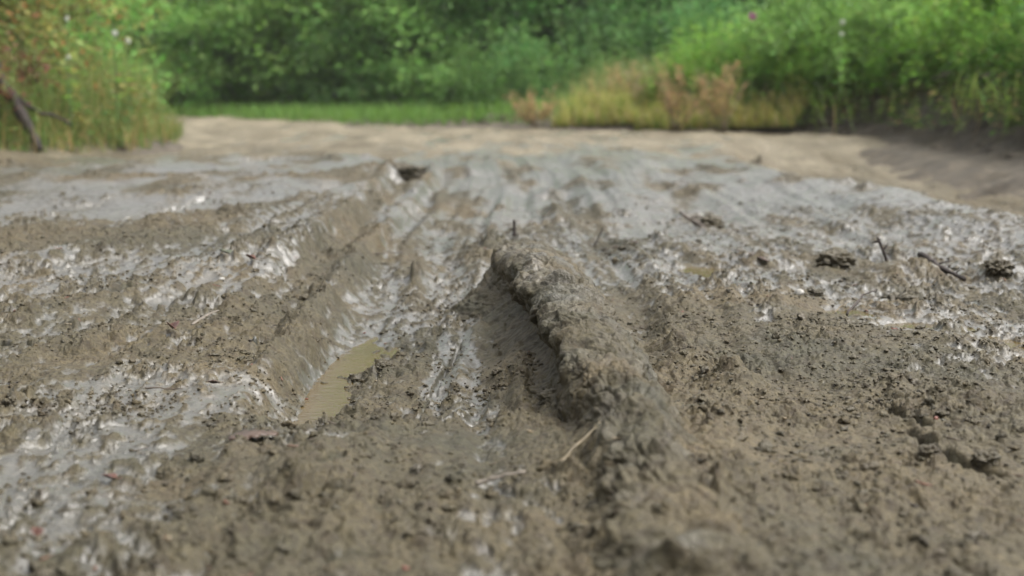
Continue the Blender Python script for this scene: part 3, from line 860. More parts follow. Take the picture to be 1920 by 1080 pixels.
def leaf_mesh(name, P, A, Nn, size, col, tmpl=LEAF_SMALL):
    """leaves at P growing along A, facing Nn"""
    A = unit(A); B = unit(np.cross(A, Nn)); Nv = np.cross(B, A)
    tv, tf = tmpl
    V = P[:, None] + size[:, None, None] * (tv[None, :, 0:1] * B[:, None] + tv[None, :, 1:2] * A[:, None] + tv[None, :, 2:3] * Nv[:, None])
    n, k = len(P), len(tv)
    F = (tf[None] + (np.arange(n) * k)[:, None, None]).reshape(-1, 3)
    me = np_mesh(name, V.reshape(-1, 3), None, F, smooth=True)
    add_col(me, 'tint', np.repeat(col, k, 0))
    return me

def tints(rng, n, base, spread=.22, accents=()):
    base = np.array(base)
    c = base[None] * np.exp(spread * rng.randn(n, 1)) * (1 + .08 * rng.randn(n, 3))
    for frac, ac in accents:
        k = rng.rand(n) < frac
        c[k] = np.array(ac) * np.exp(spread * rng.randn(k.sum(), 1))
    return np.clip(c, .004, .6)

def clump_foliage(rng, centers, rad, per, out_from, size, base, accents=(), tmpl=LEAF_SMALL, droop=.35):
    n = len(centers) * per
    C = np.repeat(centers, per, 0); rr = np.repeat(rad, per)
    off = rng.randn(n, 3) * np.array([1, 1, .8]); P = C + off * rr[:, None] * .55
    outw = unit(P - out_from); radial = unit(off)
    A = unit(.6 * outw + .6 * radial + .5 * rng.randn(n, 3) + np.array([0, 0, -droop]))
    Nn = unit(np.array([0, 0, 1.0]) + .45 * outw + .55 * rng.randn(n, 3))
    sz = size * np.exp(.25 * rng.randn(n))
    cl = np.repeat(np.exp(.16 * rng.randn(len(centers), 1)), per, 0)
    return P, A, Nn, sz, np.clip(tints(rng, n, base, .18, accents) * cl, .004, .6)

def tree_meshes(seed, h=6.5, rad=2.2, base=(.055, .115, .026), leaf=.10, nclump=190, per=60, low=.35, accents=()):
    rng = np.random.RandomState(seed)
    parts = []
    tp = np.array([(0, 0, -.3), (.04, .02, .6), (.10, -.05, 1.6), (.05, .05, 3.2), (.15, .0, h * .9)])
    tp[1:, :2] += rng.randn(4, 2) * .08
    ts = np.linspace(0, 1, 14)
    pts = np.stack([np.interp(ts, np.linspace(0, 1, 5), tp[:, k]) for k in range(3)], -1)
    parts.append(tube(pts, np.interp(ts, [0, .08, 1], [.16, .11, .02]), 9))
    cs = []
    zz = low + (h - low) * rng.rand(nclump) ** 1.15
    ang = rng.rand(nclump) * 6.283
    env = rad * np.interp(zz / h, [0, .12, .35, .6, .85, 1], [.62, .82, 1.0, .92, .6, .15]) * (1 + .18 * np.sin(3 * ang + seed) + .12 * np.sin(5 * ang + 2.1 * seed + zz))
    rr = env * (.45 + .6 * rng.rand(nclump) ** .7)
    cs = np.stack([rr * np.cos(ang), rr * np.sin(ang), zz], -1)
    for i in rng.choice(nclump, 26, replace=False):
        c = cs[i]; z0 = max(.25, c[2] - .5 - .5 * rng.rand()); f = np.interp(z0, pts[:, 2], ts)
        st = np.array([np.interp(z0, pts[:, 2], pts[:, k]) for k in range(3)])
        mid = (st + c) / 2 + np.array([0, 0, .15]); tt = np.linspace(0, 1, 7)[:, None]
        cur = (1 - tt) ** 2 * st + 2 * tt * (1 - tt) * mid + tt ** 2 * c
        parts.append(tube(cur, np.linspace(.035, .008, 7), 6))
    V, Q, T = join(parts)
    trunk = np_mesh('trunk', V, Q, T); trunk.materials.append(BARK_TREE)
    crad = rng.uniform(.28, .55, nclump)
    P, A, Nn, sz, col = clump_foliage(rng, cs, crad, per, np.array([0, 0, h * .4]), leaf, base, accents)
    crown = leaf_mesh('crown', P, A, Nn, sz, col); crown.materials.append(LEAF)
    return trunk, crown

def bush_meshes(seed, h=1.6, rad=1.0, base=(.06, .125, .025), leaf=.07, nclump=70, per=70, accents=(), tmpl=LEAF_SMALL, stems=14):
    rng = np.random.RandomState(seed)
    zz = .05 + (h - .05) * rng.rand(nclump) ** .9
    ang = rng.rand(nclump) * 6.283
    env = rad * np.interp(zz / h, [0, .3, .6, .9, 1], [.85, 1, .9, .55, .2]) * (1 + .22 * np.sin(2 * ang + seed) + .15 * np.sin(5 * ang + seed * 1.7))
    rr = env * np.sqrt(rng.rand(nclump)) * 1.05
    cs = np.stack([rr * np.cos(ang), rr * np.sin(ang), zz], -1)
    parts = []
    for i in rng.choice(nclump, stems, replace=False):
        c = cs[i]; st = np.array([rng.randn() * .08, rng.randn() * .08, -.12]); mid = np.array([c[0] * .35, c[1] * .35, c[2] * .8])
        tt = np.linspace(0, 1, 8)[:, None]
        parts.append(tube((1 - tt) ** 2 * st + 2 * tt * (1 - tt) * mid + tt ** 2 * c, np.linspace(.016, .004, 8), 6))
    V, Q, T = join(parts)
    stem = np_mesh('stem', V, Q, T); stem.materials.append(BARK_TREE)
    P, A, Nn, sz, col = clump_foliage(rng, cs, rng.uniform(.14, .30, nclump) * (.6 + .4 * rad), per, np.array([0, 0, h * .35]), leaf, base, accents, tmpl)
    P[:, 2] = np.maximum(P[:, 2], .03)
    fol = leaf_mesh('foliage', P, A, Nn, sz, col, tmpl); fol.materials.append(LEAF)
    return stem, fol

def plant(name, loc, rz, sc, meshes, label, cat, group, names):
    r = empty(name, loc, rz); r.scale = sc if isinstance(sc, tuple) else (sc, sc, sc)
    tag(r, label, cat, group)
    for nm, me in zip(names, meshes):
        link(nm, me, None, r)
    return r

# verge floors: left verge, far verge and right bank are earth sheets of their own
def verge_z(x, y):
    return -0.05

# ------------------------------------------------------------------ right earth bank with an undercut face
BANK_PATH = [(5.6, 5.0), (4.6, 7.5), (4.05, 9.5), (3.95, 10.8), (3.95, 12.4), (3.85, 14.4), (3.6, 15.8), (3.1, 16.7), (2.3, 17.2), (1.0, 17.8), (-.4, 18.3), (-2.0, 18.8), (-3.9, 21.3), (-5.8, 23.4), (-8.5, 27.5)]
def bank_frame(n):
    p = np.array(BANK_PATH); s = np.concatenate([[0], np.cumsum(np.hypot(*np.diff(p, axis=0).T))])
    q = np.linspace(0, s[-1], n)
    x = np.interp(q, s, p[:, 0]); y = np.interp(q, s, p[:, 1])
    k = np.exp(-np.linspace(-2, 2, 41) ** 2); k /= k.sum()
    x = np.convolve(np.pad(x, 20, mode='edge'), k, 'valid'); y = np.convolve(np.pad(y, 20, mode='edge'), k, 'valid')
    tx = np.gradient(x); ty = np.gradient(y); L = np.hypot(tx, ty)
    return q, x, y, ty / L, -tx / L                                  # outward normal points away from the road
BANK_H = lambda q: np.interp(q, [0, 9.5, 12, 13.5, 15, 17, 40], [.74, .74, .62, .46, .22, .07, .06])
def build_bank():
    n, m = 700, 90
    q, x, y, nx, ny = bank_frame(n)
    H = BANK_H(q) * (1 + .15 * perlin((q / .8).astype(f32), (q * 0).astype(f32), 5))
    steep = np.interp(H, [.1, .3], [0, 1])
    # profile: offset outwards, height fraction; undercut below the turf lip
    prof_a = np.array([(-.85, -.22), (-.40, .00), (.0, .07), (.22, .22), (.40, .48), (.46, .72), (.36, .90), (.38, 1.0), (.62, 1.06), (1.4, 1.15), (4.0, 1.4), (9.0, 1.8)])
    prof_b = np.array([(-.50, -.8), (-.25, -.3), (.0, .2), (.22, .45), (.40, .65), (.5, .8), (.6, .9), (.75, 1.0), (.95, 1.06), (1.6, 1.15), (4.0, 1.4), (9.0, 1.8)])
    tt = np.concatenate([np.linspace(0, 8.5, 70), np.linspace(8.6, 11, m - 70)])
    f = lambda p, k: np.interp(tt, np.arange(12), p[:, k])
    OX = f(prof_a, 0)[None] * steep[:, None] + f(prof_b, 0)[None] * (1 - steep)[:, None]
    OZ = f(prof_a, 1)[None] * steep[:, None] + f(prof_b, 1)[None] * (1 - steep)[:, None]
    Q = np.repeat(q[:, None], m, 1).astype(f32); Tq = np.repeat(tt[None], n, 0).astype(f32)
    nz = fbm(Q / .25, Tq / 1.2, 3, 5)
    OX = OX + .10 * nz * S(11, 9, Tq) + .12 * fbm(Q / .9, Tq / 6, 2, 6)
    lump = lumps(Q, Tq * .12, .11, .5, 3) * S(8.5, 7, Tq)
    Z = hzb(x, y)[:, None] + OZ * H[:, None] + .5 * lump + .025 * fbm(Q / .2, Tq / .9, 3, 9)
    X = x[:, None] + nx[:, None] * OX; Y = y[:, None] + ny[:, None] * OX
    me = np_mesh('earth_bank', np.stack([X, Y, Z], -1).reshape(-1, 3), grid_quads(n, m))
    o = link('earth_bank', me, EARTH)
    tag(o, kind='structure')
    return None
def hzb(x, y): return np.where(x > 1.5, -.08, .0) * np.ones_like(x)
m, nt, b = new_mat('dark_earth')
geo = nt.nodes.new('ShaderNodeNewGeometry')
n1 = noise(nt, 7, 6, .65, geo.outputs['Position'])
rp = ramp(nt, n1.outputs['Fac'], [(.30, (.028, .0215, .013)), (.5, (.052, .041, .026)), (.68, (.095, .076, .049))])
nt.links.new(rp.outputs[0], b.inputs['Base Color']); b.inputs['Roughness'].default_value = .75
bp = nt.nodes.new('ShaderNodeBump'); bp.inputs['Distance'].default_value = .03; bp.inputs['Strength'].default_value = .8
nt.links.new(n1.outputs['Fac'], bp.inputs['Height']); nt.links.new(bp.outputs[0], b.inputs['Normal'])
EARTH = m
build_bank()

# left verge: a low earth rise
LV = [(-5.2, 4.0), (-4.3, 8.0), (-3.40, 9.9), (-2.95, 11.2), (-2.95, 12.6), (-3.30, 14.6), (-4.2, 15.6), (-6.0, 16.6), (-10.0, 18.2)]
def build_left():
    p = np.array(LV); s = np.concatenate([[0], np.cumsum(np.hypot(*np.diff(p, axis=0).T))]); q = np.linspace(0, s[-1], 400)
    x = np.interp(q, s, p[:, 0]); y = np.interp(q, s, p[:, 1])
    k = np.exp(-np.linspace(-2, 2, 41) ** 2); k /= k.sum()
    x = np.convolve(np.pad(x, 20, mode='edge'), k, 'valid'); y = np.convolve(np.pad(y, 20, mode='edge'), k, 'valid')
    tx = np.gradient(x); ty = np.gradient(y); L = np.hypot(tx, ty); nx, ny = -ty / L, tx / L
    off = np.array([-.4, -.15, .1, .35, .7, 1.2, 2.2, 4.0]); hh = np.array([-.20, -.05, .05, .12, .20, .28, .36, .42])
    oi = np.linspace(-.4, 4.0, 60); hi = np.interp(oi, off, hh)
    Q = np.repeat(q[:, None], 60, 1).astype(f32); O = np.repeat(oi[None], 400, 0).astype(f32)
    OX = O + .12 * fbm(Q / .5, O / .5, 3, 7)
    Z = hi[None] + .04 * fbm(Q / .3, O / .3, 3, 8)
    me = np_mesh('left_verge', np.stack([x[:, None] + nx[:, None] * OX, y[:, None] + ny[:, None] * OX, Z], -1).reshape(-1, 3), grid_quads(400, 60)[:, ::-1])
    tag(link('earth_verge', me, EARTH), kind='structure')
    return q, x, y, nx, ny
LQ = build_left()
def left_z(off): return np.interp(off, [-.4, -.15, .1, .35, .7, 1.2, 2.2, 4.0], [-.20, -.05, .05, .12, .20, .28, .36, .42])

# ------------------------------------------------------------------ grass and undergrowth (uncountable)
def blades(rng, X, Y, Z, h, wid, base, lean=.45, accents=(), segs=4):
    n = len(X)
    a = rng.rand(n) * 6.283; d = np.stack([np.cos(a), np.sin(a), np.zeros(n)], -1); sd_ = np.stack([-np.sin(a), np.cos(a), np.zeros(n)], -1)
    lean_ = np.abs(rng.randn(n)) * lean + .08
    V = []
    for i in range(segs + 1):
        t = i / segs
        c = np.stack([X, Y, Z], -1) + d * (h * lean_ * t ** 2)[:, None]; c[:, 2] += h * (t - .35 * np.minimum(lean_, 1.2) * t ** 2.5)
        wv = wid * (1 - t ** 1.5) * .5 + .0004
        V += [c - sd_ * wv[:, None], c + sd_ * wv[:, None]]
    V = np.stack(V, 1); k = V.shape[1]
    q = np.array([(2 * i, 2 * i + 1, 2 * i + 3, 2 * i + 2) for i in range(segs)])
    F = (q[None] + (np.arange(n) * k)[:, None, None]).reshape(-1, 4)
    return V.reshape(-1, 3), F, np.repeat(tints(rng, n, base, .22, accents), k, 0)

def blade_object(name, chunks):
    V, F, Cc, o = [], [], [], 0
    for v, f, c in chunks:
        V.append(v); F.append(f + o); Cc.append(c); o += len(v)
    me = np_mesh(name, np.concatenate(V), np.concatenate(F)); add_col(me, 'tint', np.concatenate(Cc))
    return tag(link(name, me, LEAF), kind='stuff')

def on_bank(rng, n, q0, q1, o0, o1):
    q, x, y, nx, ny = bank_frame(700)
    qq = rng.uniform(q0, q1, n); oo = rng.uniform(o0, o1, n)
    f = lambda a: np.interp(qq, q, a)
    X = f(x) + f(nx) * oo; Y = f(y) + f(ny) * oo
    zt = np.interp(oo, [0, .38, .62, 1.4, 4, 9], [.3, .92, 1.06, 1.15, 1.4, 1.8])
    return X, Y, hzb(X, Y) + zt * BANK_H(qq), qq, oo
def on_left(rng, n, q0, q1, o0, o1):
    q, x, y, nx, ny = LQ
    qq = rng.uniform(q0, q1, n); oo = rng.uniform(o0, o1, n)
    f = lambda a: np.interp(qq, q, a)
    return f(x) + f(nx) * oo, f(y) + f(ny) * oo, left_z(oo) - .02, qq, oo

rng = np.random.RandomState(77)
GREEN = (.105, .205, .028); LIME = (.20, .28, .04); STRAWC = (.34, .25, .10); RUST = (.30, .13, .06); OLIVE = (.13, .135, .035)
ch = []
# far verge strip, bright short grass
X, Y, Z, qq, oo = on_bank(rng, 11000, 14.6, 31, .05, 2.6)
ch.append(blades(rng, X, Y, Z - .03, rng.uniform(.10, .34, len(X)), np.full(len(X), .014), (.10, .19, .03), .5))
# yellowing strip at the foot of the right bank
X, Y, Z, qq, oo = on_bank(rng, 10000, 11.8, 15.0, -.1, 1.4)
ch.append(blades(rng, X, Y, Z - .03, rng.uniform(.08, .34, len(X)), np.full(len(X), .012), (.30, .29, .065), .8, ((.3, (.42, .33, .15)), (.15, GREEN))))
# grass along the left verge foot
X, Y, Z, qq, oo = on_left(rng, 7000, 3, 14, .02, 1.0)
ch.append(blades(rng, X, Y, Z, rng.uniform(.12, .38, len(X)), np.full(len(X), .008), (.11, .15, .03), .55, ((.22, STRAWC), (.05, RUST))))
blade_object('grass', ch)
# tall meadow grass: left (straw), right of the bend, right bank crest
ch = []
X, Y, Z, qq, oo = on_left(rng, 6500, 3, 13.5, .25, 2.6)
ch.append(blades(rng, X, Y, Z, rng.uniform(.45, 1.05, len(X)), np.full(len(X), .008), (.14, .185, .045), .6, ((.15, (.30, .235, .10)), (.02, RUST))))
X, Y, Z, qq, oo = on_bank(rng, 7000, 12.3, 15.2, .7, 3.4)
hh = .80 * np.clip(.22 + .30 * oo + .35 * fbm(qq / .5, oo / .6, 2, 3) * .6, .15, 1.05) * rng.uniform(.55, 1.1, len(X))
ch.append(blades(rng, X, Y, Z, hh, np.full(len(X), .011), (.13, .20, .045), .75, ((.26, STRAWC), (.04, RUST))))
X, Y, Z, qq, oo = on_bank(rng, 5000, 5.5, 13.5, .42, 2.4)
ch.append(blades(rng, X, Y, Z, rng.uniform(.30, .75, len(X)), np.full(len(X), .010), GREEN, .5, ((.12, LIME), (.03, STRAWC))))
# roots and blades hanging over the lip of the bank
X, Y, Z, qq, oo = on_bank(rng, 420, 5.5, 12.8, .34, .44)
v, f, c = blades(rng, X, Y, Z, -rng.uniform(.05, .34, 420), np.full(420, .007), (.10, .12, .04), .5, ((.25, STRAWC),))
ch.append((v, f, c))
blade_object('tall_grass', ch)

def nettles(rng, X, Y, Z, h, base, accents=(), leaf=.075, tmpl=LEAF_BROAD, pairs=8):
    """upright leafy weeds: leaf pairs up a stem"""
    Ps, As, Ns, Ss, Cs = [], [], [], [], []
    n = len(X); lean = rng.randn(n, 2) * .12
    for k in range(pairs):
        t = .18 + .82 * k / (pairs - 1)
        for s in (0, 1):
            a = rng.rand(n) * .7 + k * 1.57 + s * math.pi
            c = np.stack([X + lean[:, 0] * h * t, Y + lean[:, 1] * h * t, Z + h * t], -1)
            A = np.stack([np.cos(a), np.sin(a), np.full(n, .25 - .55 * (1 - t)) + .15 * rng.randn(n)], -1)
            Ps.append(c); As.append(A); Ns.append(np.array([0, 0, 1.0]) + .25 * rng.randn(n, 3))
            Ss.append(leaf * (1.15 - .55 * t) * np.exp(.2 * rng.randn(n))); Cs.append(tints(rng, n, base, .16, accents) * (.9 + .25 * t))
    return tuple(np.concatenate(z) for z in (Ps, As, Ns, Ss, Cs))
def weeds_object(name, sets, tmpl=LEAF_BROAD):
    a = [np.concatenate(z) for z in zip(*sets)]
    me = leaf_mesh(name, a[0], a[1], a[2], a[3], a[4], tmpl)
    return tag(link(name, me, LEAF), kind='stuff')
sets = []
X, Y, Z, qq, oo = on_bank(rng, 1500, 5.2, 14.0, .40, 3.0)
sets.append(nettles(rng, X, Y, Z, rng.uniform(.30, .95, len(X)), (.115, .24, .028), ((.08, LIME),)))
X, Y, Z, qq, oo = on_bank(rng, 700, 10.5, 13.9, .25, 2.0)
sets.append(nettles(rng, X, Y, Z, .25 + .45 * oo * rng.uniform(.6, 1.1, len(X)), (.13, .26, .030), ((.15, LIME),)))
X, Y, Z, qq, oo = on_bank(rng, 1100, 5.2, 13.8, .30, .8)
sets.append(nettles(rng, X, Y, Z, rng.uniform(.12, .40, len(X)), (.095, .19, .025), ((.12, LIME), (.03, STRAWC)), .07, pairs=5))
X, Y, Z, qq, oo = on_bank(rng, 420, 13.0, 19, 1.6, 4.0)
sets.append(nettles(rng, X, Y, Z, rng.uniform(.5, 1.2, len(X)), (.065, .13, .025)))
X, Y, Z, qq, oo = on_bank(rng, 170, 6.5, 12.5, .02, .42)
sets.append(nettles(rng, X, Y, Z - .05, rng.uniform(.10, .30, len(X)), (.10, .17, .03), ((.15, LIME), (.1, STRAWC)), .06, pairs=5))
weeds_object('undergrowth', sets)
sets = []
X, Y, Z, qq, oo = on_left(rng, 620, 3, 14, .3, 3.2)
sets.append(nettles(rng, X, Y, Z, rng.uniform(.35, 1.25, len(X)), (.105, .175, .034), ((.08, (.22, .20, .04)), (.05, RUST), (.04, STRAWC))))
X, Y, Z, qq, oo = on_left(rng, 300, 6, 14, .15, .8)
sets.append(nettles(rng, X, Y, Z, rng.uniform(.12, .5, len(X)), (.085, .15, .035), ((.12, STRAWC),), .06, pairs=5))
weeds_object('undergrowth', sets)

# ------------------------------------------------------------------ trees and bushes
TV = [tree_meshes(1, 6.2, 2.1, (.150, .300, .072), .13, 230), tree_meshes(2, 7.2, 2.3, (.128, .258, .068), .14, 240),
      tree_meshes(3, 5.4, 1.9, (.178, .330, .078), .125, 220), tree_meshes(4, 6.6, 2.2, (.132, .272, .080), .135, 230)]
def ground_far(x, y): return .08
TREES = [  # x, y, mesh, scale, label
    (-9.6, 27.5, 2, 1.0, 'light green bushy tree at the far left behind the bend of the road'),
    (-7.3, 27.2, 2, 1.0, 'mid green tree behind the rounded bright bush at the left bend'),
    (-5.3, 27.6, 0, 1.0, 'mid toned tree left of the pale green leaning tree'),
    (-3.4, 25.4, 2, .95, 'pale green leafy tree standing above the bend, left of the dark hollow'),
    (-1.9, 24.2, 2, .80, 'light green tree hanging low over the grass left of the dark central tree'),
    (-.5, 24.6, 1, .85, 'dark green tree in the middle with branches down to the verge'),
    (.9, 24.8, 0, .85, 'round leaved tree with light leaf clumps right of the dark central tree'),
    (2.5, 25.6, 1, .95, 'dark tree behind the reddish seed stalks'),
    (4.3, 25.8, 1, .9, 'dark tree behind the left edge of the right bank growth'),
    (6.2, 24.5, 3, .95, 'deep green tree rising behind the right bank weeds'),
    (8.6, 23.0, 0, 1.0, 'mid green tree at the far right behind the bank'),
    (-6.4, 31.0, 3, 1.2, 'tall tree in the second row behind the mid green left tree'),
    (-2.6, 30.0, 1, 1.25, 'tall shaded tree in the second row behind the pale leaning tree'),
    (.4, 30.0, 3, 1.25, 'tall dark tree in the second row behind the middle'),
    (3.6, 31.0, 1, 1.25, 'tall dark tree in the second row right of the middle'),
    (8.0, 29.5, 3, 1.25, 'tall tree in the second row behind the right bank'),
    (-10.5, 32.0, 1, 1.2, 'tall dark tree in the second row at the far left'),
]
for i, (x, y, v, s, lb) in enumerate(TREES):
    plant('broadleaf_tree', (x, y, ground_far(x, y)), i * 1.9, (s, s, s * .70), TV[v], lb, 'tree', 'trees beyond the bend', ('trunk', 'crown'))

BV = [bush_meshes(21, 1.5, 1.05, (.125, .265, .050), .075), bush_meshes(22, 1.7, 1.0, (.095, .200, .055), .080),
      bush_meshes(23, 1.25, .85, (.130, .240, .030), .062, accents=((.05, LIME),), tmpl=LEAF_BROAD),
      bush_meshes(24, 1.5, .95, (.135, .160, .038), .07, accents=((.14, (.24, .21, .05)), (.12, (.26, .11, .04)))),
      bush_meshes(25, 1.3, .8, (.17, .075, .04), .075, accents=((.45, (.10, .13, .03)), (.2, (.10, .022, .018)))),
      bush_meshes(26, 1.1, .75, (.095, .205, .038), .12, nclump=34, per=40, tmpl=LEAF_BROAD)]
BUSHES = [
    (-6.9, 24.8, .1, 0, 1.35, 'rounded bright green bush at the outer edge of the left bend'),
    (-5.2, 25.0, .1, 0, 1.2, 'bright green bush right of the rounded bush at the bend'),
    (-8.9, 25.5, .1, 1, 1.2, 'mid green bush half hidden behind the left verge growth'),
    (-3.7, 24.6, .1, 0, 1.45, 'tall rounded light bush in front of the pale leaning tree'),
    (-2.9, 23.6, .1, 1, .85, 'low mid green bush by the verge under the pale leaning tree'),
    (.1, 22.9, .1, 1, .70, 'small dark bush at the foot of the central tree'),
    (1.5, 23.2, .1, 1, .95, 'dark bush behind the tall straw grass'),
    (3.2, 23.0, .1, 1, 1.05, 'dark bush behind the rust coloured stalks'),
    (-4.9, 10.9, .28, 3, 1.15, 'olive bush with yellow and rusty leaves on the left verge near the picture edge'),
    (-4.25, 12.3, .25, 3, .95, 'yellow green bush on the left verge behind the red leaved bush'),
    (-4.6, 14.2, .28, 0, .95, 'green bush on the left verge nearest the bend'),
    (-5.9, 13.0, .35, 3, 1.35, 'taller olive bush at the back of the left verge'),
    (-4.05, 10.35, .2, 4, .62, 'dark red leaved bush low at the left picture edge'),
    (-6.4, 16.0, .35, 0, 1.2, 'fresh green bush behind the left verge'),
    (5.2, 12.7, .5, 5, .85, 'broad leaved plant on the bank top at the right picture edge'),
    (4.75, 14.4, .45, 2, .85, 'lime green broad leaved bush in the middle of the right bank top'),
    (4.25, 16.4, .35, 0, .72, 'bright green bush at the left end of the right bank'),
    (3.45, 17.9, .1, 0, .95, 'lime green bush at the tip of the right growth beside the rusty stalks'),
    (4.15, 18.6, .2, 0, 1.2, 'tall bright bush behind the lime green bush at the tip of the right growth'),
    (4.9, 17.4, .4, 0, 1.0, 'green bush behind the bright bush at the end of the bank'),
    (5.7, 15.6, .5, 0, 1.15, 'tall fresh green bush on top of the right bank'),
    (6.2, 13.8, .55, 1, 1.1, 'darker green bush at the back of the right bank'),
    (4.85, 13.3, .48, 5, .62, 'low plant of large shiny leaves near the right lip of the bank'),
]
for i, (x, y, z, v, s, lb) in enumerate(BUSHES):
    plant('bush', (x, y, z), i * 2.3, s, BV[v], lb, 'bush', 'bushes along the road', ('stem', 'foliage'))

# reddish seed stalks among the tall grass
def dock(x, y, z, h, label, seed, col=(.34, .15, .07)):
    rng = np.random.RandomState(seed)
    root = empty('dock_plant', (x, y, z)); tag(root, label, 'dock plant', 'rusty dock plants by the bend')
    parts = []; Ps = []
    for k in range(13):
        a = rng.rand() * 6.28; l = rng.uniform(.03, .42)
        end = np.array([math.cos(a) * l, math.sin(a) * l, h * rng.uniform(.55, 1.05)])
        V, Q, T = knotty((rng.randn() * .03, rng.randn() * .03, 0), end, .006, .003, n=8, seed=seed + k, sides=5, bend=.03)
        parts.append((V, Q, T))
        n = 90; t = rng.uniform(.35, 1.0, n)
        Ps.append(end[None] * t[:, None] + rng.randn(n, 3) * .030)
    V, Q, T = join(parts)
    me = np_mesh('stem', V, Q, T); link('stem', me, STRAW, root)
    P = np.concatenate(Ps); n = len(P)
    me = leaf_mesh('seed_heads', P, rng.randn(n, 3), rng.randn(n, 3), rng.uniform(.02, .045, n), tints(rng, n, col, .25, ((.30, STRAWC), (.25, (.16, .20, .05)))))
    link('seed_head', me, LEAF, root)
for i, (px, py, yy, hh, lb) in enumerate([(1268, 235, 16.9, .78, 'rust coloured dock plant in the middle of the straw grass'), (1350, 235, 16.2, .78, 'rusty dock plant touching the right bank growth'),
                                         (1000, 230, 17.8, .48, 'low rusty dock plant left of the straw grass'), (1160, 205, 18.4, .80, 'tall brownish dock plant behind the straw grass'),
                                         (1205, 205, 18.2, .84, 'pinkish dock plant next to the tall brownish one')]):
    u = (px - 960) / FPX
    dock(u * yy, yy, .02, hh, lb, 300 + 10 * i, (.40, .23, .12) if i != 4 else (.36, .22, .17))

# flowers
def simple_flower_mat(name, c):
    m, nt, b = new_mat(name); b.inputs['Base Color'].default_value = (*c, 1); b.inputs['Roughness'].default_value = .7
    return m
PINK = simple_mat('pink_petal', (.42, .14, .30), (.62, .30, .50), 60, .7)
WHITE = simple_mat('white_petal', (.55, .57, .50), (.75, .76, .70), 60, .7)
GREENSTEM = simple_mat('green_stem', (.06, .11, .03), (.10, .16, .04), 40, .6)
def flower(name, x, y, z, ztop, mat, rad, label, cat, seed):
    rng = np.random.RandomState(seed)
    root = empty(name, (x, y, z)); tag(root, label, cat)
    V, Q, T = knotty((0, 0, 0), (rng.randn() * .03, rng.randn() * .03, ztop - z), .005, .003, n=10, seed=seed, bend=.02)
    link('stem', np_mesh('stem', V, Q, T), GREENSTEM, root)
    n = 140; d = unit(rng.randn(n, 3) + np.array([0, 0, .7])); P = d * rad * .25 + np.array([0, 0, ztop - z])
    me = leaf_mesh('flower_head', P, d, rng.randn(n, 3), np.full(n, rad * .8), np.ones((n, 3)) * .5); link('flower_head', me, mat, root)
    n = 10; t = rng.uniform(.2, .85, n); a = rng.rand(n) * 6.28
    P = np.stack([t * 0, t * 0, t * (ztop - z)], -1); A = np.stack([np.cos(a), np.sin(a), np.full(n, .3)], -1)
    link('foliage', leaf_mesh('foliage', P, A, np.tile([0, 0, 1.0], (n, 1)), np.full(n, .10), tints(rng, n, GREEN)), LEAF, root)
def at_depth(px, py, y):
    u = (px - 960) / FPX; v = (540 - py) / FPX
    dy = math.cos(PITCH) + v * math.sin(PITCH); dz = -math.sin(PITCH) + v * math.cos(PITCH)
    t = y / dy
    return t * u, CAM_H + t * dz
for i, (px, py, yy, mt, rd, nm, lb, ct) in enumerate([
        (1411, 32, 15.6, PINK, .045, 'thistle', 'pink thistle flower standing above the left end of the right bank growth', 'thistle'),
        (215, 62, 10.2, WHITE, .022, 'white_flower', 'upper of two white flowers near the top of the left growth', 'flower'),
        (240, 77, 10.4, WHITE, .022, 'white_flower', 'lower of two white flowers near the top of the left growth', 'flower'),
        (126, 35, 10.0, WHITE, .018, 'white_flower', 'white flower above the rusty leaves of the left growth', 'flower'),
        (128, 107, 9.9, WHITE, .016, 'white_flower', 'small white flower in the middle of the left growth', 'flower'),
        (1580, 42, 13.6, WHITE, .026, 'white_flower', 'white flower high on the right bank', 'flower'),
        (1578, 64, 13.4, WHITE, .022, 'white_flower', 'cream flower just below the white one on the right bank', 'flower')]):
    x, zt = at_depth(px, py, yy)
    flower(nm, x, yy, .25 if px < 900 else .4, zt, mt, rd, lb, ct, 400 + i)

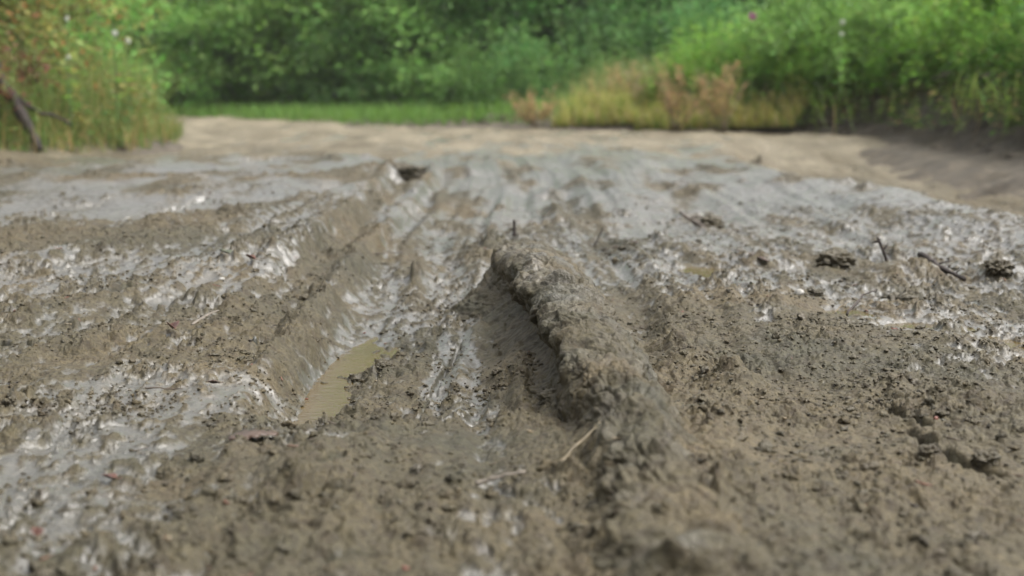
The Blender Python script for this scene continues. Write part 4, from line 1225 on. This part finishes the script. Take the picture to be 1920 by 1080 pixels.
# fallen branch leaning in the left growth, its shadow put into the dark bark
x0, z0 = at_depth(-30, 90, 10.4); x1, z1 = at_depth(75, 270, 10.2)
V, Q, T = join([knotty((0, 0, z0 - z1), (x1 - x0, -.2, -.05), .055, .030, n=18, seed=51, sides=9, bend=.05),
                knotty(((x1 - x0) * .5, -.1, (z0 - z1) * .5), ((x1 - x0) * 1.5, -.15, .12), .018, .008, n=10, seed=53, sides=7, bend=.08)])
tag(link('fallen_branch', np_mesh('fallen_branch', V, Q, T), BARK_DARK, loc=(x0, 10.4, z1)), 'dark fallen branch leaning into the left verge at the picture edge', 'branch')

# yellowing tufts hanging over the lip at the right edge
for i, (px, py, yy, lb) in enumerate([(1835, 185, 11.9, 'yellow green grass tuft drooping over the undercut bank near the right edge'), (1895, 195, 11.6, 'yellow green grass tuft hanging at the very right of the bank'),
                                      (1540, 195, 13.9, 'thin green tuft hanging over the dark earth in the middle of the bank')]):
    x, zt = at_depth(px, py, yy); rng = np.random.RandomState(500 + i); n = 20 if i < 2 else 12
    X = rng.randn(n) * .10; Y = rng.randn(n) * .05; Zz = np.zeros(n)
    v1, f1, c1 = blades(rng, X, Y, Zz, rng.uniform(.12, .35, n), np.full(n, .010), (.15, .22, .04) if i < 2 else GREEN, .9)
    v2, f2, c2 = blades(rng, X, Y - .08, Zz, -rng.uniform(.08, .40, n), np.full(n, .009), (.15, .19, .045) if i < 2 else GREEN, .45, ((.2, STRAWC),))
    me = np_mesh('grass_tuft', np.concatenate([v1, v2]), np.concatenate([f1, f2 + len(v1)])); add_col(me, 'tint', np.concatenate([c1, c2]))
    tag(link('grass_tuft', me, LEAF, loc=(x, yy, zt)), lb, 'grass tuft')

# ------------------------------------------------------------------ thin haze added to lift the dark tones of the forest
m = bpy.data.materials.new('lift_haze'); m.use_nodes = True; nt = m.node_tree; nt.nodes.clear()
out = nt.nodes.new('ShaderNodeOutputMaterial'); pv = nt.nodes.new('ShaderNodeVolumePrincipled')
pv.inputs['Color'].default_value = (.92, .95, .93, 1); pv.inputs['Density'].default_value = .0007
nt.links.new(pv.outputs[0], out.inputs['Volume'])
hx = np.array([(sx_ * 320., sy_ * 320., zz_) for zz_ in (-1.6, 9.0) for sy_ in (-1, 1) for sx_ in (-1, 1)])
hq = [(0, 2, 3, 1), (4, 5, 7, 6), (0, 1, 5, 4), (2, 6, 7, 3), (0, 4, 6, 2), (1, 3, 7, 5)]
tag(link('haze', np_mesh('haze', hx, hq, None, False), m), kind='stuff')
